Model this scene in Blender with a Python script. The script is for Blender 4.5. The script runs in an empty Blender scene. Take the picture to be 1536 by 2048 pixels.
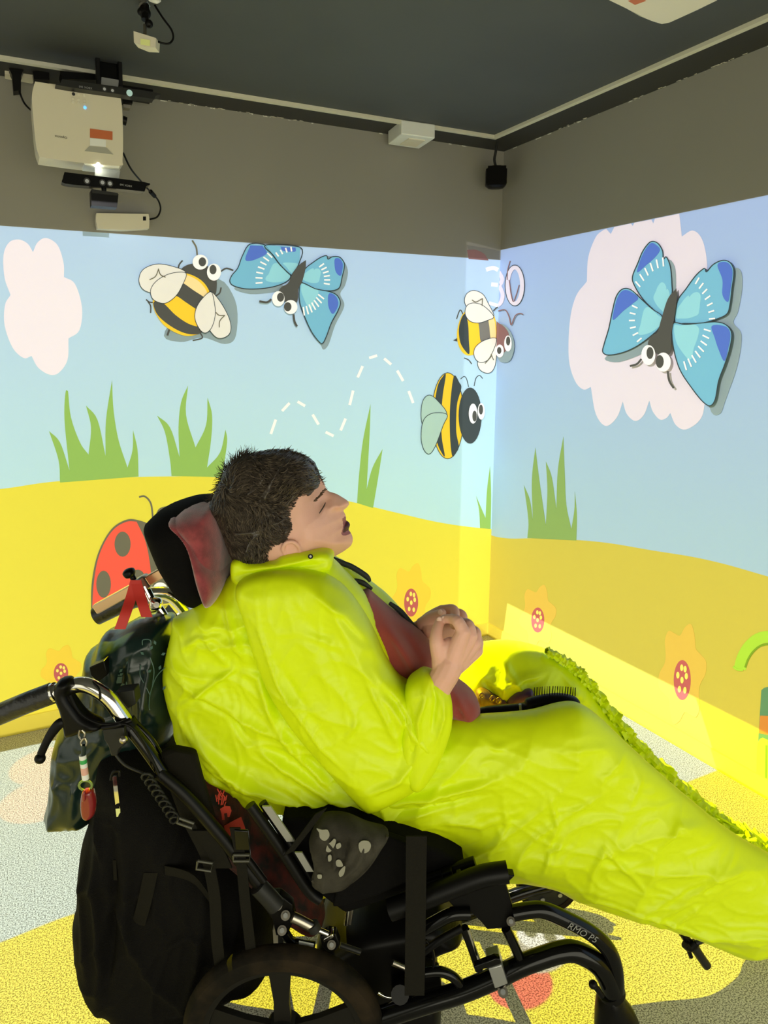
import bpy, bmesh, math, random
import numpy as np
from mathutils import Vector, Matrix
from mathutils.geometry import tessellate_polygon
random.seed(7); np.random.seed(7)
sc = bpy.context.scene
COL = sc.collection
# ------------------------------------------------------------------ camera
F, PITCH, YAW = 1447.13, 0.21765, 0.47241
CX, CY, CZ = -2.2159, -3.0769, 1.52
H, ZL, ZR, DT = 2.458, 1.962, 2.009, 0.184      # ceiling, picture tops on both walls, trunking offset
sp_, cp_ = math.sin(PITCH), math.cos(PITCH)
hv = Vector((math.sin(YAW), math.cos(YAW), 0)); rv = Vector((math.cos(YAW), -math.sin(YAW), 0)); zv = Vector((0, 0, 1))
C0 = Vector((CX, CY, 0)); CAM = Vector((CX, CY, CZ))
cam = bpy.data.cameras.new('camera'); cam.sensor_fit = 'VERTICAL'; cam.sensor_height = 36.0
cam.lens = 36.0 * F / 2048; cam.clip_start = .02
cob = bpy.data.objects.new('camera', cam); COL.objects.link(cob); cob.location = CAM
cob.rotation_euler = (math.pi / 2 - PITCH, 0, -YAW); sc.camera = cob
# ------------------------------------------------------------------ light and exposure
sc.view_settings.view_transform = 'Standard'; sc.view_settings.look = 'None'
sc.view_settings.exposure = 0.0; sc.view_settings.gamma = 1.0; sc.view_settings.use_curve_mapping = False
E_LEFT, E_RIGHT, E_FLOOR, E_BACK, E_SIDE, E_WORLD = 136.0, 150.0, 235.0, 68.0, 22.0, 0.06
w = bpy.data.worlds.new('world'); sc.world = w; w.use_nodes = True
w.node_tree.nodes['Background'].inputs[0].default_value = (1, .95, .85, 1)
w.node_tree.nodes['Background'].inputs[1].default_value = E_WORLD

def NM(nt, op, a, b=None, c=None):
    n = nt.nodes.new('ShaderNodeMath'); n.operation = op
    for i, v in enumerate((a, b, c)):
        if v is None: continue
        if isinstance(v, (int, float)): n.inputs[i].default_value = v
        else: nt.links.new(v, n.inputs[i])
    return n.outputs[0]
def NMIX(nt, f, a, b, mode='MIX'):
    n = nt.nodes.new('ShaderNodeMix'); n.data_type = 'RGBA'; n.blend_type = mode
    for k, v in ((0, f), (6, a), (7, b)):
        if isinstance(v, (int, float)): n.inputs[k].default_value = v
        elif isinstance(v, tuple): n.inputs[k].default_value = (*v[:3], 1)
        else: nt.links.new(v, n.inputs[k])
    return n.outputs[2]
def lin(r, g, b):
    f = lambda v: (v / 255) / 12.92 if v / 255 <= .04045 else ((v / 255 + .055) / 1.055) ** 2.4
    return (f(r), f(g), f(b))
def projector_light(name, loc, rot, energy, build):
    l = bpy.data.lights.new(name, 'SPOT'); l.energy = energy; l.spot_size = 2.95; l.spot_blend = 0; l.shadow_soft_size = .004
    o = bpy.data.objects.new(name, l); o.location = loc; o.rotation_euler = rot; COL.objects.link(o)
    l.use_nodes = True; nt = l.node_tree; em = nt.nodes['Emission']
    tc = nt.nodes.new('ShaderNodeTexCoord'); s = nt.nodes.new('ShaderNodeSeparateXYZ'); nt.links.new(tc.outputs['Normal'], s.inputs[0])
    u = NM(nt, 'DIVIDE', s.outputs[0], s.outputs[2]); v = NM(nt, 'DIVIDE', s.outputs[1], s.outputs[2])
    # a lens spreads its picture evenly over a flat wall: undo the fall-off towards the corners
    nz = NM(nt, 'MAXIMUM', NM(nt, 'ABSOLUTE', s.outputs[2]), .12)
    comp = NM(nt, 'POWER', nz, -3.0)
    col, mask = build(nt, u, v)
    nt.links.new(NM(nt, 'MULTIPLY', comp, mask), em.inputs[1])
    if isinstance(col, tuple): em.inputs[0].default_value = (*col, 1)
    else: nt.links.new(col, em.inputs[0])
    return o
def rng(nt, v, a, b):
    return NM(nt, 'MULTIPLY', NM(nt, 'GREATER_THAN', v, a), NM(nt, 'LESS_THAN', v, b))
def ell(nt, X, Y, cx, cy, rx, ry):
    a = NM(nt, 'DIVIDE', NM(nt, 'SUBTRACT', X, cx), rx); b = NM(nt, 'DIVIDE', NM(nt, 'SUBTRACT', Y, cy), ry)
    return NM(nt, 'LESS_THAN', NM(nt, 'ADD', NM(nt, 'MULTIPLY', a, a), NM(nt, 'MULTIPLY', b, b)), 1.0)
# plain white beam on the left wall picture (y = 0) from a ceiling projector behind the viewer
LL = (-1.9, -2.7, 2.35)
def _lw(nt, u, v):
    X = NM(nt, 'ADD', NM(nt, 'MULTIPLY', u, -(-LL[1])), LL[0]); Z = NM(nt, 'ADD', NM(nt, 'MULTIPLY', v, LL[1]), LL[2])
    return (1.0, .985, 1.0), NM(nt, 'MULTIPLY', rng(nt, X, -4.5, 0.0), rng(nt, Z, 0.0, ZL))
projector_light('projector_beam', LL, (math.pi / 2, 0, 0), E_LEFT, _lw)
# plain near-white beam on the right wall picture (x = 0); its edge spills past the corner on to the left wall
LR = (-2.45, -1.75, 2.35)
def _rw(nt, u, v):
    Y = NM(nt, 'ADD', NM(nt, 'MULTIPLY', u, -LR[0] * 1.0), LR[1]); Z = NM(nt, 'ADD', NM(nt, 'MULTIPLY', v, LR[0]), LR[2])
    return (1.0, .97, .97), NM(nt, 'MULTIPLY', NM(nt, 'SUBTRACT', rng(nt, Y, -4.6, .155), NM(nt, 'MULTIPLY', NM(nt, 'GREATER_THAN', Y, 0.0), .62)), NM(nt, 'MULTIPLY', rng(nt, Z, 0.0, ZR), NM(nt, 'LESS_THAN', Y, .155)))
projector_light('projector_beam', LR, (math.pi / 2, 0, -math.pi / 2), E_RIGHT, _rw)
def area(name, loc, rot, sx, sy, e, col):
    l = bpy.data.lights.new(name, 'AREA'); l.shape = 'RECTANGLE'; l.size = sx; l.size_y = sy; l.energy = e; l.color = col
    o = bpy.data.objects.new(name, l); o.location = loc; o.rotation_euler = rot; COL.objects.link(o); return o
# the two pictured walls behind and beside the viewer, glowing back into the room
area('back_wall_picture_light', (-2.2, -4.95, 1.05), (math.pi / 2, 0, 0), 3.8, 1.9, E_BACK, (1, .97, .78))
area('side_wall_picture_light', (-4.45, -2.6, 1.05), (math.pi / 2, 0, -math.pi / 2), 3.8, 1.9, E_SIDE, (.95, .97, .9))

# ------------------------------------------------------------------ pixel geometry helpers (authoring only)
def ray(px, py):
    x, y = px - 768, 1024 - py
    return rv * x + hv * (F * cp_ + y * sp_) + zv * (y * cp_ - F * sp_)
def P(px, py, V):
    d = ray(px, py); return CAM + d * (V / d.dot(hv))
def WL(px, py, off=0):
    d = ray(px, py); return CAM + d * ((-off - CY) / d.y)
def WR(px, py, off=0):
    d = ray(px, py); return CAM + d * ((-off - CX) / d.x)
def PZ(px, py, z):
    d = ray(px, py); return CAM + d * ((z - CZ) / d.z)
def UW(px, py, V):
    p = P(px, py, V) - C0; return (p.dot(rv), p.z)
def FR(u, v, w_): return C0 + rv * u + hv * v + zv * w_
# picture thrown on the floor by the projector over the left wall
LF = WL(197, 336, .42)
A1 = PZ(0, 1885, 0); A2 = PZ(170, 1822, 0); A3 = PZ(1405, 1552, 0); A4 = PZ(840, 1735, 0)
CLD = [PZ(95, 1530, 0), PZ(80, 1600, 0), PZ(150, 1590, 0), PZ(150, 1540, 0), PZ(175, 1610, 0)]
EY1 = PZ(1064, 1872, 0); EY2 = PZ(1104, 1882, 0); FACE = PZ(1080, 1905, 0); BUG = PZ(1040, 1968, 0)
def _fl(nt, u, v):
    X = NM(nt, 'ADD', NM(nt, 'MULTIPLY', u, -LF.z), LF.x); Y = NM(nt, 'ADD', NM(nt, 'MULTIPLY', v, -LF.z), LF.y)
    n = nt.nodes.new('ShaderNodeFloatCurve'); n.mapping.use_clip = False
    pts = sorted([((p.x + 4.6) / 5.2, (p.y + 5.2) / 5.2) for p in (A1, A2, A3, A4)] + [(1.0, (A3.y + 5.25) / 5.2)] + [(0.0, (A1.y + 5.0) / 5.2)])
    cv = n.mapping.curves[0]
    cv.points[0].location = pts[0]; cv.points[1].location = pts[-1]
    for p in pts[1:-1]: cv.points.new(*p)
    n.mapping.update()
    nt.links.new(NM(nt, 'DIVIDE', NM(nt, 'ADD', X, 4.6), 5.2), n.inputs[1])
    hy = NM(nt, 'SUBTRACT', NM(nt, 'MULTIPLY', n.outputs[0], 5.2), 5.2)
    yel = NM(nt, 'LESS_THAN', Y, hy)
    col = NMIX(nt, yel, lin(205, 226, 228), lin(252, 236, 0))
    cl = None
    for c, r in zip(CLD, (.13, .13, .12, .12, .11)):
        e = ell(nt, X, Y, c.x, c.y, r, r); cl = e if cl is None else NM(nt, 'MAXIMUM', cl, e)
    col = NMIX(nt, cl, col, lin(250, 232, 218))
    col = NMIX(nt, ell(nt, X, Y, BUG.x, BUG.y, .085, .07), col, lin(250, 84, 70))
    col = NMIX(nt, ell(nt, X, Y, FACE.x, FACE.y, .080, .060), col, lin(190, 184, 172))
    for e in (EY1, EY2):
        col = NMIX(nt, ell(nt, X, Y, e.x, e.y, .038, .042), col, (1, 1, .97)); col = NMIX(nt, ell(nt, X, Y, e.x + .004, e.y + .012, .017, .019), col, lin(120, 118, 96))
    m = NM(nt, 'MULTIPLY', rng(nt, X, -4.0, .235), rng(nt, Y, -2.70, -.13))
    return col, m
projector_light('floor_projector_beam', LF, (0, 0, 0), E_FLOOR, _fl)

# ------------------------------------------------------------------ materials
def MAT(name, col, rough=.6, metal=0, bump=0, bscale=200, var=None, vscale=30, sheen=0, alpha=1, emis=None, coat=0, spec=None, sss=0, trans=0):
    m = bpy.data.materials.new(name); m.use_nodes = True; nt = m.node_tree; b = nt.nodes['Principled BSDF']
    b.inputs['Base Color'].default_value = (*col, 1); b.inputs['Roughness'].default_value = rough; b.inputs['Metallic'].default_value = metal
    if alpha < 1: b.inputs['Alpha'].default_value = alpha
    if sheen: b.inputs['Sheen Weight'].default_value = sheen
    if coat: b.inputs['Coat Weight'].default_value = coat
    if spec is not None: b.inputs['Specular IOR Level'].default_value = spec
    if sss:
        b.inputs['Subsurface Weight'].default_value = sss; b.inputs['Subsurface Radius'].default_value = (.012, .005, .003); b.inputs['Subsurface Scale'].default_value = 1
    if trans: b.inputs['Transmission Weight'].default_value = trans
    if emis: b.inputs['Emission Color'].default_value = (*emis[0], 1); b.inputs['Emission Strength'].default_value = emis[1]
    tc = None
    if bump or var:
        tc = nt.nodes.new('ShaderNodeTexCoord')
    if bump:
        n = nt.nodes.new('ShaderNodeTexNoise'); n.inputs['Scale'].default_value = bscale; n.inputs['Detail'].default_value = 3
        nt.links.new(tc.outputs['Object'], n.inputs['Vector'])
        bp = nt.nodes.new('ShaderNodeBump'); bp.inputs['Strength'].default_value = bump; bp.inputs['Distance'].default_value = .002
        nt.links.new(n.outputs['Fac'], bp.inputs['Height']); nt.links.new(bp.outputs[0], b.inputs['Normal'])
    if var:
        n = nt.nodes.new('ShaderNodeTexNoise'); n.inputs['Scale'].default_value = vscale; n.inputs['Detail'].default_value = 4
        nt.links.new(tc.outputs['Object'], n.inputs['Vector'])
        r = nt.nodes.new('ShaderNodeValToRGB'); r.color_ramp.elements[0].position = .38; r.color_ramp.elements[1].position = .62
        r.color_ramp.elements[0].color = (*col, 1); r.color_ramp.elements[1].color = (*var, 1)
        nt.links.new(n.outputs['Fac'], r.inputs[0]); nt.links.new(r.outputs[0], b.inputs['Base Color'])
    return m
def flat(name, rgb): return MAT(name, lin(*rgb), .85, spec=.1)
M = dict(
    black=MAT('black_satin', (.0035, .0032, .003), .38, spec=.16), blackgloss=MAT('black_gloss', (.0025, .0025, .0025), .14, spec=.28),
    blackfab=MAT('black_fabric', (.0045, .0042, .004), .9, bump=.5, bscale=600, spec=.08), strap=MAT('webbing', (.010, .009, .006), .8, bump=.6, bscale=900, spec=.12),
    mesh=MAT('black_mesh_fabric', (.0052, .0048, .0044), .85, bump=.9, bscale=420, spec=.1),
    chrome=MAT('chrome', (.75, .72, .66), .12, 1), steel=MAT('steel', (.42, .38, .32), .3, 1), silver=MAT('silver_paint', (.38, .38, .37), .35, .6),
    rubber=MAT('rubber', (.008, .007, .005), .8, var=(.026, .018, .010), vscale=14, bump=.5, bscale=120, spec=.1), rim=MAT('rim_plastic', (.009, .008, .006), .45, spec=.2),
    grip=MAT('taped_grip', (.014, .013, .012), .35, bump=1, bscale=80), velour=MAT('red_velour', (.28, .035, .04), .8, var=(.17, .016, .02), vscale=45, sheen=.6, bump=.4, bscale=500),
    jacket=MAT('hi_vis_nylon', (.72, .88, .003), .42, bump=.3, bscale=18, spec=.35),
    red=MAT('red_knit', (.30, .042, .03), .85, bump=.6, bscale=900, sheen=.3), redtape=MAT('red_ribbon', (.55, .03, .02), .5),
    skin=MAT('skin', (.72, .40, .29), .5, sss=.12, var=(.78, .44, .34), vscale=18, bump=.15, bscale=300, spec=.35),
    lips=MAT('lips', (.30, .10, .10), .45), mouth=MAT('mouth_inside', (.06, .012, .018), .5), lash=MAT('lash', (.03, .018, .012), .7),
    hair=MAT('brown_hair', (.036, .027, .020), .42, spec=.5, var=(.066, .051, .037), vscale=60),
    cream=MAT('cream_plastic', (.66, .60, .46), .4), white=MAT('white_plastic', (.72, .72, .66), .4), orange=MAT('orange_sticker', (.50, .12, .03), .6),
    tag=MAT('paper_label', (.75, .75, .70), .6), yel=MAT('yellow_sticker', (.75, .78, .30), .6), blue=MAT('blue_light', (.05, .25, .7), .4, emis=((.1, .4, 1), 1.5)),
    bagg=MAT('dark_green_bag', (.006, .018, .015), .28, bump=.5, bscale=30, spec=.5), baggp=MAT('bag_print', (.05, .11, .09), .4), camo=MAT('camouflage_fabric', (.030, .027, .020), .9, bump=.5, bscale=500, spec=.1, var=(.055, .050, .038), vscale=18),
    camow=MAT('pale_patch', (.26, .25, .19), .9), grey=MAT('grey_plastic', (.016, .016, .014), .45, spec=.25), torch=MAT('red_plastic', (.22, .012, .014), .25, coat=.5),
    purple=MAT('purple_plastic', (.10, .04, .14), .4), brown=MAT('brown_toy', (.11, .055, .028), .5, var=(.2, .13, .07), vscale=60), lens=MAT('lens_glass', (.02, .03, .03), .05, coat=1),
    elastic=MAT('dark_elastic', (.010, .014, .012), .7), clear=MAT('clear_plastic', (.5, .52, .5), .1, alpha=.45), glow=MAT('projector_lamp', (1, 1, .9), .4, emis=((1, 1, .8), 60)),
    floral=MAT('floral_dark', (.010, .006, .006), .85, var=(.10, .012, .008), vscale=28, bump=.4, bscale=500), floralred=MAT('floral_red', (.50, .045, .02), .85, bump=.4, bscale=600),
)
# ------------------------------------------------------------------ object helpers
def setp(o, label=None, cat=None, group=None, kind=None):
    if label: o['label'] = label
    if cat: o['category'] = cat
    if group: o['group'] = group
    if kind: o['kind'] = kind
    return o
def thing(name, label, cat, loc, group=None):
    o = bpy.data.objects.new(name, None); o.empty_display_size = .05; o.location = loc; COL.objects.link(o)
    return setp(o, label, cat, group)
def mk(name, V, Fc, mat, parent=None, smooth=True, mats=None, mi=None):
    me = bpy.data.meshes.new(name); me.from_pydata([tuple(v) for v in V], [], [tuple(f) for f in Fc])
    me.materials.append(mat if not isinstance(mat, str) else M[mat])
    for m2 in (mats or []): me.materials.append(M[m2] if isinstance(m2, str) else m2)
    if mi is not None: me.polygons.foreach_set('material_index', mi)
    if smooth: me.polygons.foreach_set('use_smooth', [True] * len(me.polygons))
    me.update()
    o = bpy.data.objects.new(name, me); COL.objects.link(o)
    if parent is not None:
        o.parent = parent
        par = parent; off = Vector((0, 0, 0))
        while par is not None:
            off += par.location; par = par.parent
        me.transform(Matrix.Translation(-off))
    return o
class MB:
    def __init__(s): s.v = []; s.f = []; s.m = []
    def add(s, v, f, m=0):
        n = len(s.v); s.v += [Vector(p) for p in v]; s.f += [tuple(i + n for i in q) for q in f]; s.m += [m] * len(f); return s
    def tube(s, pts, r, seg=12, smooth=True, m=0, sub=6, flat=1.0):
        pts = [Vector(p) for p in pts]; n0 = len(pts)
        R = [r] * n0 if isinstance(r, (int, float)) else list(r)
        if smooth and n0 > 2: pts, R = catmull(pts, sub, R)
        n = len(pts); V = []; Fc = []
        up = None
        for i in range(n):
            t = (pts[min(i + 1, n - 1)] - pts[max(i - 1, 0)])
            t = t.normalized() if t.length > 1e-9 else Vector((0, 0, 1))
            if up is None:
                a = Vector((0, 0, 1)) if abs(t.z) < .9 else Vector((1, 0, 0)); up = (a - t * a.dot(t)).normalized()
            else:
                up = up - t * up.dot(t)
                up = up.normalized() if up.length > 1e-6 else Vector((1, 0, 0))
            sd = t.cross(up)
            for k in range(seg):
                a = 2 * math.pi * k / seg
                V.append(pts[i] + (up * math.cos(a) + sd * math.sin(a) * flat) * R[i])
        for i in range(n - 1):
            for k in range(seg):
                k2 = (k + 1) % seg; Fc.append((i * seg + k, i * seg + k2, (i + 1) * seg + k2, (i + 1) * seg + k))
        Fc.append(tuple(range(seg))[::-1]); Fc.append(tuple((n - 1) * seg + k for k in range(seg)))
        return s.add(V, Fc, m)
    def ball(s, c, r, seg=16, ring=10, m=0, sc_=(1, 1, 1)):
        V = [Vector(c) + Vector((0, 0, r * sc_[2]))]
        for i in range(1, ring):
            th = math.pi * i / ring
            for k in range(seg):
                a = 2 * math.pi * k / seg; V.append(Vector(c) + Vector((r * sc_[0] * math.sin(th) * math.cos(a), r * sc_[1] * math.sin(th) * math.sin(a), r * sc_[2] * math.cos(th))))
        V.append(Vector(c) - Vector((0, 0, r * sc_[2]))); Fc = []
        for k in range(seg): Fc.append((0, 1 + k, 1 + (k + 1) % seg))
        for i in range(ring - 2):
            for k in range(seg):
                a = 1 + i * seg + k; b = 1 + i * seg + (k + 1) % seg; Fc.append((a, a + seg, b + seg, b))
        L = len(V) - 1; s0 = 1 + (ring - 2) * seg
        for k in range(seg): Fc.append((L, s0 + (k + 1) % seg, s0 + k))
        return s.add(V, Fc, m)
    def prism(s, poly, vec, m=0):           # planar polygon (3D points) extruded along vec
        n = len(poly); poly = [Vector(p) for p in poly]; vec = Vector(vec)
        tri = tessellate_polygon([poly]); V = poly + [p + vec for p in poly]
        Fc = [tuple(t) for t in tri] + [tuple(n + i for i in t[::-1]) for t in tri]
        Fc += [(i, (i + 1) % n, n + (i + 1) % n, n + i) for i in range(n)]
        return s.add(V, Fc, m)
    def box(s, c, ax, dims, m=0, bev=.15):   # box with chamfered edges
        c = Vector(c); ax = [Vector(a).normalized() for a in ax]; hx, hy, hz = [d / 2 for d in dims]
        b = min(hx, hy, hz) * bev; V = []; Fc = []
        def ringp(z, i): return [c + ax[0] * x + ax[1] * y + ax[2] * z for x, y in ((-hx + i + b, -hy + i), (hx - i - b, -hy + i), (hx - i, -hy + i + b), (hx - i, hy - i - b), (hx - i - b, hy - i), (-hx + i + b, hy - i), (-hx + i, hy - i - b), (-hx + i, -hy + i + b))]
        for z, i in ((-hz, b), (-hz + b, 0), (hz - b, 0), (hz, b)): V += ringp(z, i)
        for j in range(3):
            for k in range(8): Fc.append((j * 8 + k, j * 8 + (k + 1) % 8, (j + 1) * 8 + (k + 1) % 8, (j + 1) * 8 + k))
        Fc.append(tuple(range(8))[::-1]); Fc.append(tuple(24 + k for k in range(8)))
        return s.add(V, Fc, m)
    def ribbon(s, pts, wv, th, m=0, smooth=True):   # flat strap: path points, width vector, thickness vector
        pts = [Vector(p) for p in pts]
        if smooth and len(pts) > 2: pts, _ = catmull(pts, 5, [0] * len(pts))
        wv = Vector(wv) / 2; th = Vector(th) / 2; V = []; Fc = []
        for p in pts: V += [p - wv - th, p + wv - th, p + wv + th, p - wv + th]
        for i in range(len(pts) - 1):
            for k in range(4): Fc.append((i * 4 + k, i * 4 + (k + 1) % 4, i * 4 + 4 + (k + 1) % 4, i * 4 + 4 + k))
        Fc += [(0, 1, 2, 3), tuple(len(V) - 4 + k for k in (3, 2, 1, 0))]
        return s.add(V, Fc, m)
    def build(s, name, mat, parent=None, smooth=True, mats=None):
        o = mk(name, s.v, s.f, mat if not isinstance(mat, str) else M[mat], parent, False, mats, s.m)
        if smooth:
            bm = bmesh.new(); bm.from_mesh(o.data); bmesh.ops.recalc_face_normals(bm, faces=bm.faces)
            for f in bm.faces: f.smooth = True
            for e in bm.edges:
                if len(e.link_faces) == 2 and e.calc_face_angle(0) > .7: e.smooth = False
            bm.to_mesh(o.data); bm.free()
        else:
            bm = bmesh.new(); bm.from_mesh(o.data); bmesh.ops.recalc_face_normals(bm, faces=bm.faces); bm.to_mesh(o.data); bm.free()
        return o
def catmull(pts, sub, R, closed=False):
    n = len(pts); out = []; ro = []
    rngi = range(n) if closed else range(n - 1)
    for i in rngi:
        if closed: a, b, c, d = pts[(i - 1) % n], pts[i], pts[(i + 1) % n], pts[(i + 2) % n]
        else: a, b, c, d = pts[max(i - 1, 0)], pts[i], pts[i + 1], pts[min(i + 2, n - 1)]
        for k in range(sub):
            t = k / sub
            out.append(.5 * ((2 * b) + (c - a) * t + (2 * a - 5 * b + 4 * c - d) * t * t + (3 * b - a - 3 * c + d) * t ** 3))
            ro.append(R[i] * (1 - t) + R[(i + 1) % n] * t)
    if not closed: out.append(pts[-1]); ro.append(R[-1])
    return out, ro
def smoothpoly(pts, sub=5):
    """closed outline through pixel points; a third item marks a sharp corner"""
    n = len(pts); cr = [len(p) > 2 for p in pts]; q = [Vector((p[0], p[1])) for p in pts]; out = []
    for i in range(n):
        b, c = q[i], q[(i + 1) % n]
        a = b * 2 - c if cr[i] else q[(i - 1) % n]; d = c * 2 - b if cr[(i + 1) % n] else q[(i + 2) % n]
        for k in range(sub):
            t = k / sub
            v = .5 * ((2 * b) + (c - a) * t + (2 * a - 5 * b + 4 * c - d) * t * t + (3 * b - a - 3 * c + d) * t ** 3)
            out.append((v.x, v.y))
    return out
def ellipse(cx, cy, rx, ry, n=28, rot=0):
    return [(cx + rx * math.cos(a) * math.cos(rot) - ry * math.sin(a) * math.sin(rot), cy + rx * math.cos(a) * math.sin(rot) + ry * math.sin(a) * math.cos(rot)) for a in [2 * math.pi * i / n for i in range(n)]]
def text_mb(mb, s, origin, xdir, ydir, height, m=0, depth=.0008):
    cu = bpy.data.curves.new('t', 'FONT'); cu.body = s; cu.size = 1; cu.align_x = 'CENTER'; cu.resolution_u = 2
    to = bpy.data.objects.new('t', cu); COL.objects.link(to); bpy.context.view_layer.update()
    me = to.to_mesh(); xd = Vector(xdir).normalized(); yd = Vector(ydir).normalized(); k = height / .7
    V = [Vector(origin) + xd * v.co.x * k + yd * v.co.y * k for v in me.vertices]; Fc = [tuple(p.vertices) for p in me.polygons]
    mb.add(V, Fc, m); to.to_mesh_clear(); bpy.data.objects.remove(to); bpy.data.curves.remove(cu)
# ---- numpy noise
_g = np.random.RandomState(3).rand(256, 256) * 2 * np.pi
def perlin(x, y):
    xi = np.floor(x).astype(int); yi = np.floor(y).astype(int); xf = x - xi; yf = y - yi
    def gr(i, j, dx, dy):
        a = _g[i & 255, j & 255]; return np.cos(a) * dx + np.sin(a) * dy
    u = xf * xf * xf * (xf * (xf * 6 - 15) + 10); v = yf * yf * yf * (yf * (yf * 6 - 15) + 10)
    a = gr(xi, yi, xf, yf) * (1 - u) + gr(xi + 1, yi, xf - 1, yf) * u
    b = gr(xi, yi + 1, xf, yf - 1) * (1 - u) + gr(xi + 1, yi + 1, xf - 1, yf - 1) * u
    return a * (1 - v) + b * v
def segdist(A, B, poly, closed=True):
    d2 = np.full(A.shape, 1e9); na = np.zeros(A.shape); nb = np.zeros(A.shape); ins = np.zeros(A.shape, bool)
    n = len(poly)
    for i in range(n if closed else n - 1):
        x0, y0 = poly[i]; x1, y1 = poly[(i + 1) % n]; dx, dy = x1 - x0, y1 - y0; L = dx * dx + dy * dy + 1e-15
        t = np.clip(((A - x0) * dx + (B - y0) * dy) / L, 0, 1); qx = x0 + t * dx; qy = y0 + t * dy
        q = (A - qx) ** 2 + (B - qy) ** 2; k = q < d2; d2[k] = q[k]; na[k] = qx[k]; nb[k] = qy[k]
        if closed:
            c = ((y0 > B) != (y1 > B)); xx = x0 + (B - y0) / (y1 - y0 + 1e-15) * dx; ins ^= (c & (A < xx))
    return np.sqrt(d2), na, nb, ins
def blur(a, n):
    for _ in range(n):
        p = np.pad(a, 1, mode='edge'); a = (p[:-2, 1:-1] + p[2:, 1:-1] + p[1:-1, :-2] + p[1:-1, 2:] + 4 * a) / 8
    return a
def inflate(name, px, V0, Tf, Tb, R, mat, parent=None, step=.004, disp=None, gfun=None, prof=.5, raw=False, soft=3, tilt=None, pre=True, sub=5):
    """closed solid whose outline in the side plane at distance V0 is the traced one; real thickness Tf/Tb on both sides"""
    pp = smoothpoly(px, sub) if pre else px
    poly = [UW(x, y, V0) for x, y in pp]; a = np.array(poly)
    lo = a.min(0) - step * 2; hi = a.max(0) + step * 2
    nx = int((hi[0] - lo[0]) / step) + 2; ny = int((hi[1] - lo[1]) / step) + 2
    A, B = np.meshgrid(lo[0] + np.arange(nx) * step, lo[1] + np.arange(ny) * step, indexing='ij')
    d, na, nb, ins = segdist(A, B, poly)
    cell = ins[:-1, :-1] | ins[1:, :-1] | ins[:-1, 1:] | ins[1:, 1:]
    use = np.zeros(A.shape, bool); use[:-1, :-1] |= cell; use[1:, :-1] |= cell; use[:-1, 1:] |= cell; use[1:, 1:] |= cell
    rim = use & ~ins
    di = np.where(ins, d, 0.0)
    ds = np.where(ins, np.minimum(di, blur(di, soft) * 1.0 + 0), 0.0) if soft else di
    A2 = np.where(rim, na, A); B2 = np.where(rim, nb, B)
    x = np.clip(ds / R, 0, 1); g = (1 - (1 - x) ** 2) ** prof
    tf = Tf * g; tb = Tb * g
    if gfun is not None: tf = gfun(A2, B2, ds); tb = tf.copy()
    if disp is not None:
        e = disp(A2, B2, ds, V0); fade = np.clip(ds / (R * .35), 0, 1); tf = tf + e * fade
    tf = np.where(rim, 0, tf); tb = np.where(rim, 0, tb)
    if tilt is not None: base = V0 + tilt(A2, B2)
    else: base = np.full(A.shape, float(V0))
    idx = -np.ones(A.shape, int); ids = np.argwhere(use); idx[use] = np.arange(len(ids))
    ux = A2[use]; wx = B2[use]; bb = base[use]
    def w3(off):
        return [C0 + rv * float(u) + hv * float(v) + zv * float(z) for u, v, z in zip(ux, off, wx)]
    Vf = w3(bb - tf[use]); Vb = w3(bb + tb[use]); n = len(Vf)
    rimf = rim[use]; bid = np.where(rimf, np.arange(n), np.arange(n) + n)
    Fc = []
    for i, j in np.argwhere(cell):
        q = (idx[i, j], idx[i + 1, j], idx[i + 1, j + 1], idx[i, j + 1])
        Fc.append(q)
        if not all(rimf[k] for k in q): Fc.append(tuple(int(bid[k]) for k in q[::-1]))
    V = Vf + Vb
    if raw: return V, Fc
    o = mk(name, V, Fc, M[mat] if isinstance(mat, str) else mat, parent, True)
    bm = bmesh.new(); bm.from_mesh(o.data)
    bmesh.ops.delete(bm, geom=[v for v in bm.verts if not v.link_faces], context='VERTS')
    bmesh.ops.remove_doubles(bm, verts=bm.verts, dist=.00005); bmesh.ops.recalc_face_normals(bm, faces=bm.faces); bm.to_mesh(o.data); bm.free()
    o.data.polygons.foreach_set('use_smooth', [True] * len(o.data.polygons))
    return o
def creases(lines, V0):
    L = [([UW(x, y, V0) for x, y in pts], amp * 1.15, wd * .78) for pts, amp, wd in lines]
    def f(A, B):
        e = np.zeros(A.shape)
        for pts, amp, wd in L:
            xs = [p[0] for p in pts]; ys = [p[1] for p in pts]
            k = (A > min(xs) - 4 * wd) & (A < max(xs) + 4 * wd) & (B > min(ys) - 4 * wd) & (B < max(ys) + 4 * wd)
            if not k.any(): continue
            d, _, _, _ = segdist(A[k], B[k], pts, closed=False)
            # fade the crease out at its ends
            pa = np.array(pts); e1 = np.hypot(A[k] - pa[0, 0], B[k] - pa[0, 1]); e2 = np.hypot(A[k] - pa[-1, 0], B[k] - pa[-1, 1])
            ln = sum(math.hypot(pts[i + 1][0] - pts[i][0], pts[i + 1][1] - pts[i][1]) for i in range(len(pts) - 1)) * .35 + 1e-6
            e[k] += amp * np.exp(-(d / wd) ** 2) * np.clip(np.minimum(e1, e2) / ln, .12, 1)
        return e
    return f
def crumple(A, B, s, amp, ang=0, stretch=1.0, seed=0):
    c, q = math.cos(ang), math.sin(ang); X = (A * c + B * q) * s / stretch + seed; Y = (-A * q + B * c) * s + seed * 1.7
    wx = perlin(X * .6 + 5, Y * .6) * .9; wy = perlin(X * .6, Y * .6 + 9) * .9
    r = (1 - np.abs(perlin(X + wx, Y + wy)) * 2.2); r = np.clip(r, 0, 1) ** 3
    return amp * r
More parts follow.
